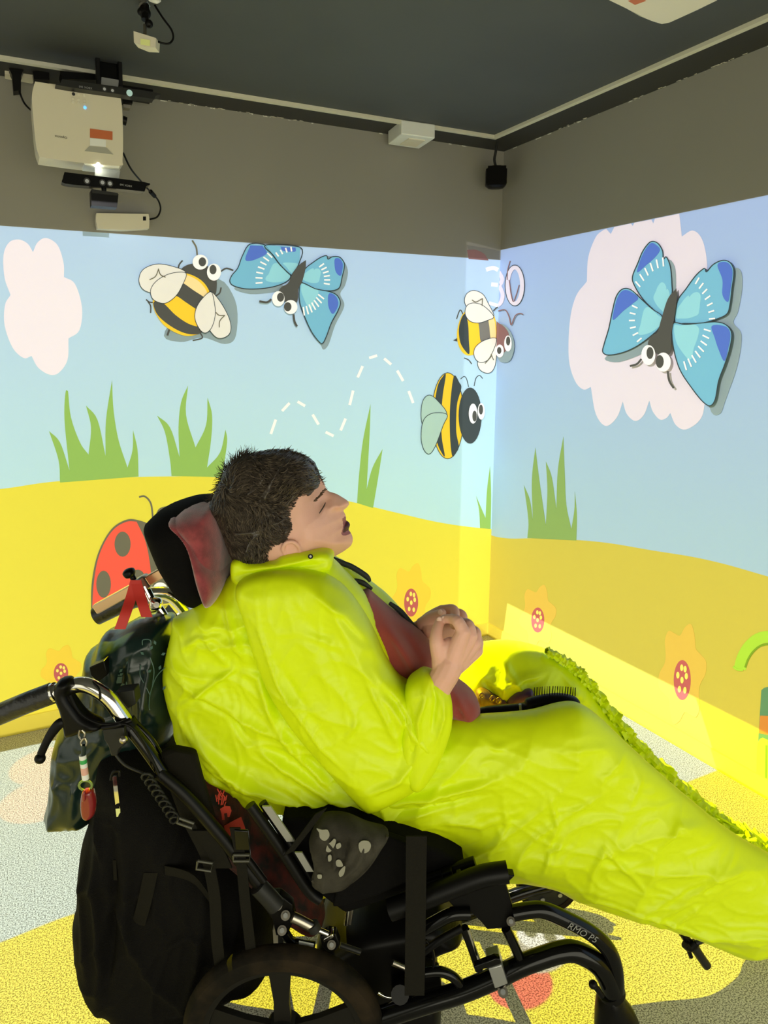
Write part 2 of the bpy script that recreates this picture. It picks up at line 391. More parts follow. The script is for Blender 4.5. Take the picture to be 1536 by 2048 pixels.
# ================================================================== the room
X0, Y0 = -4.6, -5.2
def wallmat(name, axis, zt, hill, skyt, skyb, yel, xmax, rough=.8):
    m = bpy.data.materials.new(name); m.use_nodes = True; nt = m.node_tree; b = nt.nodes['Principled BSDF']
    b.inputs['Roughness'].default_value = rough; b.inputs['Specular IOR Level'].default_value = .15
    tc = nt.nodes.new('ShaderNodeTexCoord'); s = nt.nodes.new('ShaderNodeSeparateXYZ'); nt.links.new(tc.outputs['Object'], s.inputs[0])
    a, z = s.outputs[axis], s.outputs[2]
    n = nt.nodes.new('ShaderNodeFloatCurve'); cv = n.mapping.curves[0]; n.mapping.use_clip = False
    pts = sorted([((p + 4.6) / 4.6, q / 2) for p, q in hill])
    pts = [(0.0, pts[0][1])] + pts
    if pts[-1][0] < .999: pts.append((1.0, pts[-1][1]))
    cv.points[0].location = pts[0]; cv.points[1].location = pts[-1]
    for p in pts[1:-1]: cv.points.new(*p)
    n.mapping.update()
    nt.links.new(NM(nt, 'DIVIDE', NM(nt, 'ADD', a, 4.6), 4.6), n.inputs[1])
    hz = NM(nt, 'MULTIPLY', n.outputs[0], 2.0)
    mr = nt.nodes.new('ShaderNodeMapRange'); nt.links.new(z, mr.inputs[0]); mr.inputs[1].default_value = .9; mr.inputs[2].default_value = zt
    sky = NMIX(nt, mr.outputs[0], skyb, skyt)
    nz = nt.nodes.new('ShaderNodeTexNoise'); nz.inputs['Scale'].default_value = .8; nt.links.new(tc.outputs['Object'], nz.inputs['Vector'])
    sky = NMIX(nt, NM(nt, 'MULTIPLY', nz.outputs['Fac'], .35), sky, skyt)
    col = NMIX(nt, NM(nt, 'LESS_THAN', z, hz), sky, yel)
    # plain painted wall above the picture, with chipped paint right under the ceiling
    n2 = nt.nodes.new('ShaderNodeTexNoise'); n2.inputs['Scale'].default_value = 1.2; nt.links.new(tc.outputs['Object'], n2.inputs['Vector'])
    grey = NMIX(nt, n2.outputs['Fac'], lin(136, 132, 123), lin(148, 144, 135))
    n3 = nt.nodes.new('ShaderNodeTexNoise'); n3.inputs['Scale'].default_value = 28; n3.inputs['Detail'].default_value = 6; nt.links.new(tc.outputs['Object'], n3.inputs['Vector'])
    chip = NM(nt, 'MULTIPLY', NM(nt, 'GREATER_THAN', n3.outputs['Fac'], .6), NM(nt, 'GREATER_THAN', z, H - .007))
    grey = NMIX(nt, chip, grey, (.7, .68, .6))
    col = NMIX(nt, NM(nt, 'GREATER_THAN', z, zt), col, grey)
    nt.links.new(col, b.inputs['Base Color'])
    n4 = nt.nodes.new('ShaderNodeTexNoise'); n4.inputs['Scale'].default_value = 90; nt.links.new(tc.outputs['Object'], n4.inputs['Vector'])
    bp = nt.nodes.new('ShaderNodeBump'); bp.inputs['Strength'].default_value = .15; bp.inputs['Distance'].default_value = .001
    nt.links.new(n4.outputs['Fac'], bp.inputs['Height']); nt.links.new(bp.outputs[0], b.inputs['Normal'])
    return m
def hl(pts): return [(WL(x, y).x, WL(x, y).z) for x, y in pts]
hillL = hl([(0, 978), (100, 964), (200, 957), (320, 953), (440, 955), (560, 973), (700, 1003), (800, 1027), (880, 1045), (950, 1055), (983, 1058)])
hillR = [(WR(x, y).y, WR(x, y).z) for x, y in [(990, 1073), (1080, 1077), (1200, 1084), (1300, 1100), (1420, 1121), (1536, 1153)]]
wl_m = wallmat('left_wall_paint_and_picture', 0, ZL, hillL, lin(184, 210, 243), lin(190, 229, 233), lin(234, 220, 74), 0)  # the projected picture's light is put into the wall colour
wr_m = wallmat('right_wall_paint_and_picture', 1, ZR, hillR, lin(164, 186, 230), lin(166, 196, 212), lin(202, 186, 78), 0)  # projected picture and its dimmer level are put into this wall's colour
def slab(name, lo, hi, mat):
    c = [(a + b) / 2 for a, b in zip(lo, hi)]; d = [b - a for a, b in zip(lo, hi)]
    o = MB().box(c, ((1, 0, 0), (0, 1, 0), (0, 0, 1)), d, bev=0.001).build(name, mat, None, False); o['kind'] = 'structure'; return o
slab('wall_left', (X0 - .1, 0, 0), (.1, .1, H), wl_m)
slab('wall_right', (0, Y0 - .1, 0), (.1, 0, H), wr_m)
greyw = MAT('grey_wall', lin(150, 145, 110), .85, var=lin(170, 165, 120), vscale=1)
slab('wall_back', (X0 - .1, Y0 - .1, 0), (0, Y0, H), greyw)
slab('wall_side', (X0 - .1, Y0, 0), (X0, 0, H), greyw)
ceil_m = MAT('ceiling_paint', lin(60, 62, 62), .7, var=lin(67, 69, 68), vscale=1.5, bump=.1, bscale=60)
slab('ceiling', (X0 - .1, Y0 - .1, H), (.1, .1, H + .1), ceil_m)
# speckled safety flooring
fm = bpy.data.materials.new('speckled_vinyl'); fm.use_nodes = True; nt = fm.node_tree; b = nt.nodes['Principled BSDF']
tc = nt.nodes.new('ShaderNodeTexCoord'); n = nt.nodes.new('ShaderNodeTexNoise'); n.inputs['Scale'].default_value = 260; n.inputs['Detail'].default_value = 3
nt.links.new(tc.outputs['Object'], n.inputs['Vector']); r = nt.nodes.new('ShaderNodeValToRGB')
r.color_ramp.elements[0].position = .40; r.color_ramp.elements[1].position = .56
r.color_ramp.elements[0].color = (*lin(128, 124, 110), 1); r.color_ramp.elements[1].color = (*lin(222, 217, 204), 1)
nt.links.new(n.outputs['Fac'], r.inputs[0]); nt.links.new(r.outputs[0], b.inputs['Base Color']); b.inputs['Roughness'].default_value = .75; b.inputs['Specular IOR Level'].default_value = .2
slab('floor', (X0 - .1, Y0 - .1, -.1), (.1, .1, 0), fm)
# trunking on the ceiling and its dark border band, skirting at the wall foot
trunk = MAT('off_white_trunking', lin(205, 200, 180), .5); dark = MAT('dark_border_paint', lin(44, 43, 41), .6)
slab('trim_1', (X0, -DT - .011, H - .012), (-DT + .011, -DT + .011, H), trunk)
slab('trim_2', (-DT - .011, Y0, H - .012), (-DT + .011, -DT - .011, H), trunk)
slab('trim_3', (X0, -DT + .012, H - .003), (-.0, -.0, H), dark)
slab('trim_4', (-DT + .012, Y0, H - .003), (-.0, -DT + .012, H), dark)
chips = MB(); rr = random.Random(5)
for rg, side in (((330, 500), 0), ((540, 600), 0), ((1120, 1180), 1), ((1270, 1400), 1), ((1410, 1500), 1)):
    for _ in range(11):
        px = rr.uniform(*rg); y = (198 + (px - 300) * .146) if side == 0 else (300 - (px - 1003) * .393)
        w_ = WL(px, y) if side == 0 else WR(px, y); L = rr.uniform(.004, .02)
        ax = Vector((1, 0, 0)) if side == 0 else Vector((0, 1, 0)); nn = Vector((0, 1, 0)) if side == 0 else Vector((1, 0, 0))
        q = Vector((w_.x, w_.y, H - .0035)) - nn * rr.uniform(.004, .012)
        chips.prism([q, q + ax * L, q + ax * L * .7 + nn * .003, q + ax * L * .2 + nn * .004], (0, 0, -.0008))
o = chips.build('trim_5', MAT('bare_plaster', (.62, .58, .48), .9), None, False); o['kind'] = 'structure'
# upstand of the floor covering along both walls
sk = MAT('upstand', lin(225, 205, 70), .7)
slab('baseboard_left', (X0, -.010, 0), (0, 0, .07), sk); slab('baseboard_right', (-.010, Y0, 0), (0, -.010, .07), sk)

# ================================================================== figures of the projected pictures, their light put into flat coloured shapes
def ink(n, rgb, alpha=1): return MAT(n, lin(*rgb), .85, alpha=alpha, spec=.1)
I = dict(dark=ink('ink_dark', (84, 84, 80)), dark2=ink('ink_slate', (68, 76, 78)), yel=ink('ink_amber', (252, 206, 58)), cream=ink('ink_cream', (250, 222, 160)), white=ink('ink_white', (252, 250, 250)),
    cloud=ink('ink_cloud', (244, 234, 246)), cloud2=ink('ink_cloud_b', (228, 218, 232)), green=ink('ink_green', (150, 190, 98)), green2=ink('ink_green_b', (136, 166, 96)), wing=ink('ink_wing', (252, 248, 240), .78),  # second cloud and green carry the dimmer right wall light in their colour
    wing2=ink('ink_wing_green', (196, 226, 214), .72), line=ink('ink_line', (60, 70, 74)), shade=ink('ink_soft', (158, 178, 184), .75), coral=ink('ink_coral', (250, 98, 78)), bugg=ink('ink_bug_grey', (116, 112, 92)),
    blue=ink('ink_blue', (122, 186, 216)), bluetip=ink('ink_blue_tip', (88, 118, 206)), bluel=ink('ink_pale_blue', (150, 212, 226)), brown=ink('ink_brown', (140, 104, 104)), maroon=ink('ink_maroon', (192, 98, 96)),
    org=ink('ink_orange', (242, 208, 70)), orgr=ink('ink_orange_b', (222, 186, 82)), ydot=ink('ink_dot', (246, 228, 110)), pend=ink('ink_gray', (126, 124, 118)),  # second orange is dimmed in colour for the right wall picture
    lime=ink('ink_lime', (172, 214, 66)), teal=ink('ink_teal', (98, 142, 104)), terra=ink('ink_terracotta', (206, 134, 62)), limes=ink('ink_lime_shade', (126, 160, 44)))
class Fig:
    """one drawn figure; every piece has its own small layer height"""
    def __init__(s, name, label, cat, px, side, group=None):
        s.W = WL if side == 'L' else WR; s.nv = Vector((0, -1, 0)) if side == 'L' else Vector((-1, 0, 0)); s.t = .0005; s.side = side
        s.root = thing(name, label, cat, s.W(*px), group)
    def _pt(s, x, y): return s.W(x, y, .0)
    def poly(s, name, px, ink_, smooth=True, label=None, side=None, sub=5):
        pp = smoothpoly(px, sub) if smooth else [(p[0], p[1]) for p in px]
        s.t += .0006; W = s.W; nv = s.nv
        if side: W = WL if side == 'L' else WR; nv = Vector((0, -1, 0)) if side == 'L' else Vector((-1, 0, 0))
        b = MB().prism([W(x, y) + nv * s.t for x, y in pp], nv * -.0005)
        o = b.build(name, I[ink_], s.root, False)
        if label: o['label'] = label
        return o
    def multi(s, name, polys, inks, smooth=True):
        for px, ik in zip(polys, inks):
            s.poly(name, px, ik, smooth); s.t -= .0004
        s.t += .0004
    def line(s, name, px, wpx, ink_, smooth=True, side=None, closed=False):
        if isinstance(px[0][0], (tuple, list)):
            for ln in px: s.line(name, ln, wpx, ink_, smooth, side, closed); s.t -= .0005
            s.t += .0005; return
        s.t += .0006; W = s.W; nv = s.nv
        if side: W = WL if side == 'L' else WR; nv = Vector((0, -1, 0)) if side == 'L' else Vector((-1, 0, 0))
        lines = px if isinstance(px[0][0], (tuple, list)) else [px]; b = MB()
        for ln in lines:
            q = [Vector((p[0], p[1])) for p in ln]
            if smooth and len(q) > 2: q, _ = catmull(q, 5, [0] * len(q), closed)
            n = len(q); L = []; R_ = []
            for i in range(n):
                if closed: t = q[(i + 1) % n] - q[(i - 1) % n]
                else: t = q[min(i + 1, n - 1)] - q[max(i - 1, 0)]
                t.normalize(); nn = Vector((-t.y, t.x)) * wpx / 2; L.append(q[i] + nn); R_.append(q[i] - nn)
            V = []; Fc = []
            for a, c in zip(L, R_):
                for zz in (s.t, s.t - .0005): V += [W(a.x, a.y) + nv * zz, W(c.x, c.y) + nv * zz]
            for i in range(n if closed else n - 1):
                j = (i + 1) % n
                for u, v in ((0, 1), (1, 3), (3, 2), (2, 0)): Fc.append((i * 4 + u, i * 4 + v, j * 4 + v, j * 4 + u))
            if not closed: Fc += [(0, 1, 3, 2), (n * 4 - 4, n * 4 - 3, n * 4 - 1, n * 4 - 2)]
            b.add(V, Fc)
        return b.build(name, I[ink_], s.root, False)
    def eye(s, cx, cy, rx, ry, px_, py_, prx, pry, side=None):
        o = s.poly('eye', ellipse(cx, cy, rx, ry, 24), 'white', False, side=side); r0 = s.root; s.root = o
        p = s.poly('pupil', ellipse(px_, py_, prx, pry, 18), 'dark', False, side=side)
        s.poly('glint', ellipse(px_ + prx * .1, py_ + pry * .5, prx * .3, pry * .28, 10), 'white', False, side=side) if False else None
        s.root = r0
c = Fig('projected_cloud', 'pale pink lobed cloud at the far left of the left wall picture', 'cloud', (85, 610), 'L')
c.poly('cloud_shape', [(37, 479), (55, 487), (66, 504, 1), (75, 485), (92, 476), (115, 490), (127, 525), (128, 554, 1), (150, 568), (164, 615), (159, 660), (137, 677, 1), (135, 720), (117, 746), (98, 749), (76, 735), (63, 712, 1), (47, 716), (25, 695), (9, 650), (10, 610), (21, 590, 1), (9, 555), (7, 510), (18, 485)], 'cloud')
c = Fig('projected_cloud', 'large pale pink cloud behind the butterfly on the right wall', 'cloud', (1270, 650), 'R')
c.poly('cloud_shape', [(1359, 427.4, 1), (1364, 473, 1), (1385, 461), (1402, 474), (1412, 506), (1416, 560), (1420, 700), (1410, 806), (1400, 840), (1372, 859), (1352, 850), (1341, 826, 1), (1333, 836), (1320, 839), (1306, 823), (1299, 801, 1), (1288, 830), (1271, 842), (1254, 828), (1246, 803, 1), (1234, 835), (1212, 852), (1192, 828), (1182, 774, 1), (1167, 779), (1150, 761), (1138, 717), (1140, 643), (1152, 593), (1174, 563, 1), (1177, 514), (1192, 474), (1207, 460, 1), (1213, 458, 1), (1222, 468, 1), (1229, 454, 1), (1262, 447, 1), (1266, 452, 1), (1269, 445.5, 1), (1303, 439, 1), (1307, 447, 1), (1310, 437.5, 1)], 'cloud2')
def grass(pts, side, label, ik='green'):
    x = sum(p[0] for p in pts) / len(pts); y = max(p[1] for p in pts)
    g = Fig('projected_grass', label, 'grass', (x, y), side); g.poly('blades', pts, ik)
grass([(120, 965, 1), (117, 920), (98, 862, 1), (120, 885), (139, 941, 1), (129, 840), (131, 785), (136, 782, 1), (142, 835), (160, 885), (177, 909, 1), (182, 855), (172, 811, 1), (195, 840), (211, 912, 1), (212, 840), (224, 760, 1), (227, 820), (237, 880), (255, 935, 1), (265, 900), (266, 860, 1), (275, 900), (277, 953, 1)], 'L', 'widest green grass tuft, leftmost on the left wall picture')
grass([(343, 952, 1), (340, 920), (330, 865), (314, 831, 1), (340, 855), (359, 914, 1), (357, 855), (362, 805), (376, 771, 1), (372, 830), (391, 895, 1), (412, 850), (415, 795, 1), (424, 830), (422, 880), (414, 935, 1), (440, 905), (451, 859, 1), (454, 885), (444, 954, 1)], 'L', 'green grass tuft just left of the person’s hair')
grass([(714, 1006, 1), (718, 950), (726, 880), (741, 808, 1), (739, 870), (733, 979, 1), (745, 935), (765, 898, 1), (757, 950), (746, 1016, 1)], 'L', 'two tall green grass blades right of the person’s face')
grass([(960, 1056, 1), (958, 1020), (952, 992, 1), (964, 1020), (971, 1036, 1), (974, 980), (980, 932, 1), (982, 990), (981, 1058, 1)], 'L', 'small pale grass blades beside the room corner')
grass([(1055, 1076, 1), (1057, 1040), (1048, 970, 1), (1060, 1000), (1066, 1040, 1), (1064, 960), (1071, 895, 1), (1079, 960), (1092, 1050, 1), (1095, 980), (1092, 923, 1), (1104, 955), (1113, 1018, 1), (1116, 940), (1127, 873, 1), (1130, 950), (1133, 1010), (1143, 1058, 1), (1149, 1020), (1150, 983, 1), (1154, 1030), (1153, 1081, 1)], 'R', 'olive green grass tuft on the right wall', 'green2')
# ---- bee with striped body, upper left
b_ = Fig('projected_bee', 'cartoon bee with white wings flying up right, leftmost on the left wall', 'bee', (368, 608), 'L')
b_.poly('drop_shadow', [(425, 560), (470, 600), (472, 670), (450, 688), (405, 675), (360, 684), (330, 662)], 'shade')
b_.line('leg', [(365, 521), (358, 530), (356, 542)], 3, 'dark'); b_.line('leg', [(442, 575), (439, 586), (431, 592)], 3, 'dark'); b_.line('leg', [(292, 599), (298, 604), (307, 605)], 2.5, 'dark')
b_.line('leg', [(296, 604), (301, 612), (301, 626)], 2.5, 'dark'); b_.line('leg', [(400, 666), (404, 676), (385, 681)], 2.5, 'dark'); b_.line('antenna', [(384, 481), (392, 495), (394, 512)], 3, 'bugg'); b_.line('antenna', [(441, 543), (452, 537), (466, 541)], 3, 'dark')
b_.poly('head', [(360, 544), (372, 531), (395, 527), (415, 533), (430, 553), (433, 572), (428, 592), (408, 590), (370, 570)], 'dark')
b_.poly('body', [(366, 546), (393, 555), (412, 572), (423, 600), (420, 635), (405, 663), (376, 672), (350, 665), (325, 648), (308, 620), (306, 595), (318, 568), (340, 550)], 'yel')
b_.multi('stripe', [[(368, 550), (393, 560), (410, 578), (413, 590), (406, 594), (385, 580), (364, 566)], [(318, 568), (340, 560), (364, 566), (385, 580), (410, 597), (418, 610), (412, 630), (391, 618), (370, 604), (352, 592), (330, 586), (312, 584)],
    [(307, 604), (325, 606), (350, 630), (375, 647), (398, 654), (411, 652), (404, 664), (390, 669), (368, 666), (345, 655), (322, 638), (310, 622)]], ['cream', 'dark', 'dark'])
b_.line('sting', [(338, 659), (334, 671)], 4, 'dark')
for outl, inn in (([(371, 546), (340, 532), (310, 529), (285, 540), (277, 560), (284, 578), (302, 586), (322, 583), (347, 570)], [(371, 547), (342, 547), (315, 560), (301, 578), (303, 596), (316, 605), (332, 606), (351, 592), (363, 572)]),
                  ([(419, 583), (440, 605), (458, 640), (459, 665), (445, 676), (430, 674), (415, 655), (409, 630), (411, 605)], [(420, 584), (427, 605), (429, 630), (422, 655), (410, 666), (399, 660), (389, 640), (390, 620), (401, 600)])):
    for q in (outl, inn): b_.poly('wing', q, 'wing'); b_.line('wing_outline', q, 1.2, 'line', closed=True)
b_.line('wing_mark', [[(298, 560), (310, 553), (316, 538)], [(316, 540), (320, 550), (330, 555)], [(430, 625), (437, 631), (448, 631)], [(448, 631), (438, 642), (437, 655)]], 1.8, 'bugg')
b_.eye(399, 525, 15.5, 15, 403, 524.5, 7.5, 9); b_.eye(426, 545, 14, 17, 424, 540, 7, 9.5)
# ---- bee across the corner
b_ = Fig('projected_bee', 'cartoon bee spread across the room corner, brown head on the right wall', 'bee', (955, 660), 'L')
b_.line('leg', [(913, 638), (920, 620), (926, 629)], 2, 'dark'); b_.line('leg', [(928, 716), (937, 720), (943, 728)], 2, 'dark'); b_.poly('sting', [(906, 681, 1), (914, 676, 1), (914, 683, 1)], 'dark', False)
b_.poly('body', [(988, 632), (955, 612), (935, 618), (922, 634), (914, 660), (915, 685), (924, 704), (937, 711), (955, 705), (982, 684), (991, 680)], 'yel')
b_.multi('stripe', [[(928, 628), (933, 636), (936, 655), (937, 680), (938, 707), (930, 702), (920, 685), (917, 660), (921, 640)], [(957, 634), (974, 635), (979, 660), (981, 678), (962, 684), (958, 660)], [(976, 634), (986, 636), (990, 655), (990, 676), (981, 678), (978, 655)]], ['dark2', 'pend', 'cream'])
for q in ([(986, 633), (975, 606), (964, 588), (946, 581), (932, 588), (928, 603), (935, 617), (955, 630)], [(986, 633), (966, 612), (946, 606), (932, 612), (929, 628), (938, 642), (955, 646), (973, 641)], [(991, 678), (990, 724), (982, 743), (970, 746), (957, 738), (954, 722), (966, 698)], [(991, 678), (977, 716), (959, 725), (947, 714), (948, 696), (966, 681)]):
    b_.poly('wing', q, 'wing'); b_.line('wing_outline', q, 1.1, 'line', closed=True)
b_.line('wing_mark', [[(942, 600), (950, 604), (963, 597)], [(963, 597), (962, 612)], [(968, 727), (980, 713), (980, 708)], [(980, 708), (985, 720)]], 1.6, 'bugg')
b_.poly('head_shadow', [(1002, 650), (1022, 660), (1032, 690), (1024, 720), (1006, 724), (997, 706)], 'shade', side='R')
b_.poly('head', [(992, 646), (1002, 647), (1013, 655), (1021, 668), (1022, 688), (1014, 703), (1002, 708), (993, 706)], 'brown', side='R')
b_.line('antenna', [(1000, 622), (1014, 620), (1022, 634), (1026, 650), (1034, 632), (1043, 627), (1050, 629)], 2, 'brown', side='R'); b_.line('antenna', [(984, 622), (990, 616), (993, 615)], 2.4, 'dark')
b_.eye(1020, 687, 7.5, 16, 1020.5, 682, 4.2, 9, 'R'); b_.eye(1004, 702, 8, 13, 1003, 701, 4.4, 7, 'R')
# ---- flat bee above it
b_ = Fig('projected_bee', 'upright striped bee with big dark head facing the corner, lowest of the bees', 'bee', (895, 831), 'L')
b_.line('antenna', [[(937, 774), (933, 758), (928, 753), (921, 758)], [(948, 772), (952, 756), (959, 751), (965, 757)]], 1.5, 'dark2')
b_.poly('body', ellipse(895, 831.5, 32, 86, 40), 'yel', False); b_.line('outline', ellipse(895, 831.5, 32, 86, 40), 1.3, 'dark2', False, closed=True)
b_.multi('stripe', [[(877, 766), (883, 756), (891, 749), (885, 790), (882, 831), (883, 875), (889, 912), (881, 902), (874, 885), (869, 850), (869, 810), (873, 780)], [(908, 751), (918, 765), (922, 776), (914, 805), (912, 831), (912, 865), (917, 893), (911, 906), (904, 912), (900, 880), (899, 831), (902, 785)]], ['dark2', 'dark2'])
b_.poly('head', ellipse(939.5, 831, 23, 56, 34), 'dark2', False)
for q in ([(893, 828), (874, 801), (858, 790), (845, 801), (841, 830), (846, 855), (858, 864), (876, 851)], [(893, 829), (865, 826), (846, 840), (841, 873), (846, 898), (857, 908), (869, 893), (885, 851)]):
    b_.poly('wing', q, 'wing2'); b_.line('wing_outline', q, 1.2, 'line', closed=True)
b_.eye(944.7, 827, 8.5, 20, 947.6, 832, 4.5, 11); b_.eye(960.8, 822.5, 7, 16.5, 960, 819, 4.2, 10)
# ---- butterflies
def butterfly(label, side, px, wings, tips, dashes, body, eyes, ant, shadow):
    f = Fig('projected_butterfly', label, 'butterfly', px, side, 'blue projected butterflies'); f.t = .0022
    for q in shadow: f.poly('drop_shadow', q, 'shade')
    for k, (q, tip) in enumerate(zip(wings, tips)):
        cx = sum(p[0] for p in q) / len(q); cy = sum(p[1] for p in q) / len(q)
        f.poly('wing', q, 'blue'); r0 = f.root
        f.poly('wing_base', [(px[0] + (p[0] - px[0]) * .42 + (cx - px[0]) * .1, px[1] + (p[1] - px[1]) * .42 + (cy - px[1]) * .1) for p in q], 'bluel')
        f.poly('wing_tip', tip, 'bluetip')
        f.line('wing_outline', q, 1.8, 'line', closed=True)
        f.line('wing_marks', dashes[k], 3, 'white', False)
    f.poly('body', body, 'dark')
    for a in ant: f.line('antenna', a, 4, 'dark')
    for e in eyes: f.eye(*e)
def dash(cx, cy, r0, r1, a0, a1, n, sy=1):
    out = []
    for i in range(n):
        a = math.radians(a0 + (a1 - a0) * i / (n - 1)); out.append([(cx + r0 * math.cos(a), cy + r0 * sy * math.sin(a)), (cx + r1 * math.cos(a), cy + r1 * sy * math.sin(a))])
    return out
butterfly('large blue butterfly with dark body on the right wall cloud', 'R', (1345, 640),
    [[(1345, 593), (1346, 568), (1343, 534), (1335, 514, 1), (1329, 518, 1), (1327, 501), (1317, 486), (1303, 484), (1288, 502), (1278, 526), (1267, 554), (1272, 573), (1288, 598), (1308, 618), (1328, 632)],
     [(1328, 633), (1308, 618), (1288, 600), (1266, 580), (1249, 578), (1236, 593), (1228, 623), (1221, 657), (1212, 687), (1209, 704), (1221, 710), (1249, 705), (1278, 692), (1308, 670), (1323, 654)],
     [(1360, 603), (1377, 578), (1397, 551), (1414, 537, 1), (1418, 544, 1), (1432, 529), (1451, 521), (1466, 526), (1473, 544), (1469, 578), (1465, 610), (1459, 628), (1439, 638), (1410, 646), (1377, 647), (1355, 644)],
     [(1354, 646), (1377, 649), (1410, 646), (1439, 644), (1459, 650), (1470, 667), (1466, 697), (1456, 729), (1444, 761), (1437, 798), (1427, 811), (1412, 803), (1390, 776), (1367, 741), (1355, 704), (1350, 667)]],
    [[(1322, 500), (1313, 489), (1303, 487), (1290, 504), (1280, 528), (1277, 545), (1295, 530), (1312, 515)], [(1280, 596), (1264, 583), (1250, 581), (1239, 594), (1231, 622), (1230, 640), (1250, 622), (1268, 608)],
     [(1440, 531), (1452, 524), (1464, 529), (1470, 545), (1466, 578), (1461, 604), (1450, 590), (1450, 560)], [(1430, 652), (1457, 653), (1467, 668), (1463, 696), (1455, 722), (1444, 700), (1436, 676)]],
    [dash(1340, 640, 72, 84, 200, 262, 8, 1.5), dash(1330, 640, 56, 68, 140, 205, 6, 1.0), dash(1352, 645, 72, 84, -52, -4, 7, 1.35), dash(1350, 640, 66, 80, 12, 68, 8, 1.35)],
    [(1360, 577, 1), (1361, 598), (1356, 635), (1350, 667), (1350, 690), (1345, 709), (1318, 706), (1303, 690), (1310, 672), (1322, 664), (1330, 638), (1343, 598)],
    [(1304.5, 710, 14, 20, 1308, 706, 7, 12), (1335, 724, 15, 19, 1328, 723, 8, 13)],
    [[(1290, 718), (1281, 728), (1267, 732)], [(1343, 742), (1346, 761), (1355, 776)]],
    [[(1400, 560), (1470, 535), (1486, 560), (1478, 620), (1468, 645), (1484, 670), (1476, 730), (1452, 800), (1440, 828), (1420, 815), (1400, 700)], [(1350, 600), (1352, 540), (1338, 520), (1330, 560)], [(1215, 712), (1240, 724), (1300, 700), (1330, 670)]])
butterfly('blue butterfly cut off by the top edge of the left wall picture', 'L', (596, 558),
    [[(573, 563), (552, 572), (526, 577), (492, 578), (467, 572), (459, 563), (463, 551), (475, 536), (484, 512), (499, 488.6, 1), (530, 490.5, 1), (545, 511), (560, 531), (580, 550)],
     [(530, 490.5, 1), (599, 495, 1), (597, 526), (585, 546), (580, 550, 1), (560, 531), (545, 511)],
     [(607, 540), (626, 524), (640, 515), (651, 512, 1), (654, 519, 1), (663, 514), (677, 515), (686, 526), (686, 538), (682, 555), (678, 573), (670, 580), (653, 582), (628, 578), (601, 564)],
     [(601, 566), (628, 578), (653, 583), (670, 590), (678, 605), (673, 622), (660, 646), (650, 673), (642, 687), (633, 681), (619, 661), (606, 632), (597, 605), (596, 580)]],
    [[(500, 491, 1), (524, 492, 1), (533, 506), (520, 515), (500, 522), (490, 518)], [(560, 494, 1), (590, 496, 1), (588, 504), (565, 502)], [(668, 518), (677, 518), (683, 527), (683, 538), (679, 552), (670, 545), (667, 530)], [(655, 588), (668, 592), (674, 606), (670, 620), (662, 628), (654, 612)]],
    [dash(590, 560, 66, 80, 175, 225, 7, .95), dash(590, 560, 60, 70, 235, 262, 4, .95), dash(600, 560, 46, 58, -38, 10, 6, .9), dash(596, 560, 44, 58, 32, 80, 7, 1.25)],
    [(609, 521, 1), (608, 538), (601, 565), (594, 578), (593, 598), (588, 606), (568, 604), (555, 586), (560, 575), (573, 567), (582, 549), (595, 531)],
    [(553.6, 598, 12.5, 15, 558, 595, 7, 9), (578, 614.5, 13.5, 14, 572, 614, 7.5, 9)],
    [[(540, 599), (531, 605), (516, 603)], [(584, 629), (586, 643), (591, 653)]],
    [[(640, 520), (680, 518), (695, 540), (690, 570), (680, 588), (688, 612), (670, 650), (655, 692), (642, 690), (640, 600)], [(470, 575), (500, 588), (560, 582), (560, 570)]])
# ---- the number 30, half on each wall
t3 = Fig('projected_number', 'white countdown number 30 beside the room corner', 'number', (1015, 570), 'R')
t3.line('digit', [(972, 539.5), (986, 536), (996, 540)], 8, 'white', side='L'); t3.line('digit_3', [(998, 544), (1005, 558), (1000, 570), (998, 571)], 8, 'cloud2', side='R'); t3.line('digit', [(982, 568.7), (995, 570)], 8, 'white', side='L')
t3.line('digit_3', [(999, 571), (1006, 588), (1003, 604), (996, 611)], 8, 'cloud2', side='R'); t3.line('digit', [(977, 606), (995, 611.5)], 7, 'white', side='L')
t3.line('digit_0', ellipse(1031, 571, 14.5, 36, 30), 8, 'cloud2', False, side='R', closed=True); t3.line('outline', ellipse(1031, 571, 19.5, 41, 30), 1.2, 'line', False, side='R', closed=True)
t3.line('stray_line', [[(1022, 522), (1017, 540), (1016, 560)], [(1020, 560), (1027, 602), (1034, 590), (1040, 570)]], 1.6, 'brown', side='R')
for k in t3.root.children:
    if k.name.startswith('digit'): k.name = 'digit'
# ---- brown half disc on the upper edge by the corner
hd = Fig('projected_picture_sliver', 'brown curved sliver above the picture edge by the room corner', 'picture', (955, 505), 'L')
hd.poly('pale_edge', [(933, 490, 1), (970, 496, 1), (999, 502, 1), (998, 519, 1), (940, 515, 1), (937, 500, 1)], 'pend', False); hd.poly('brown_curve', [(934, 500, 1), (952, 500), (968, 508), (977, 521, 1), (937, 518, 1)], 'brown')
# ---- dashed flight line
dl = Fig('dashed_flight_line', 'white dashed line curving across the left wall sky', 'line', (690, 800), 'L')
dl.line('dash', [[(541.5, 868), (551.5, 839)], [(564, 822), (579, 806)], [(595, 803), (610, 812)], [(625, 829), (637, 849)], [(651, 864), (667, 872)], [(681, 861), (691, 837)], [(699, 810), (706, 781)], [(715, 755), (725, 732)], [(738, 716), (754, 711)], [(768, 717), (782, 729)], [(794, 741), (806, 762)], [(817, 782), (826, 806)]], 5.5, 'white', False)
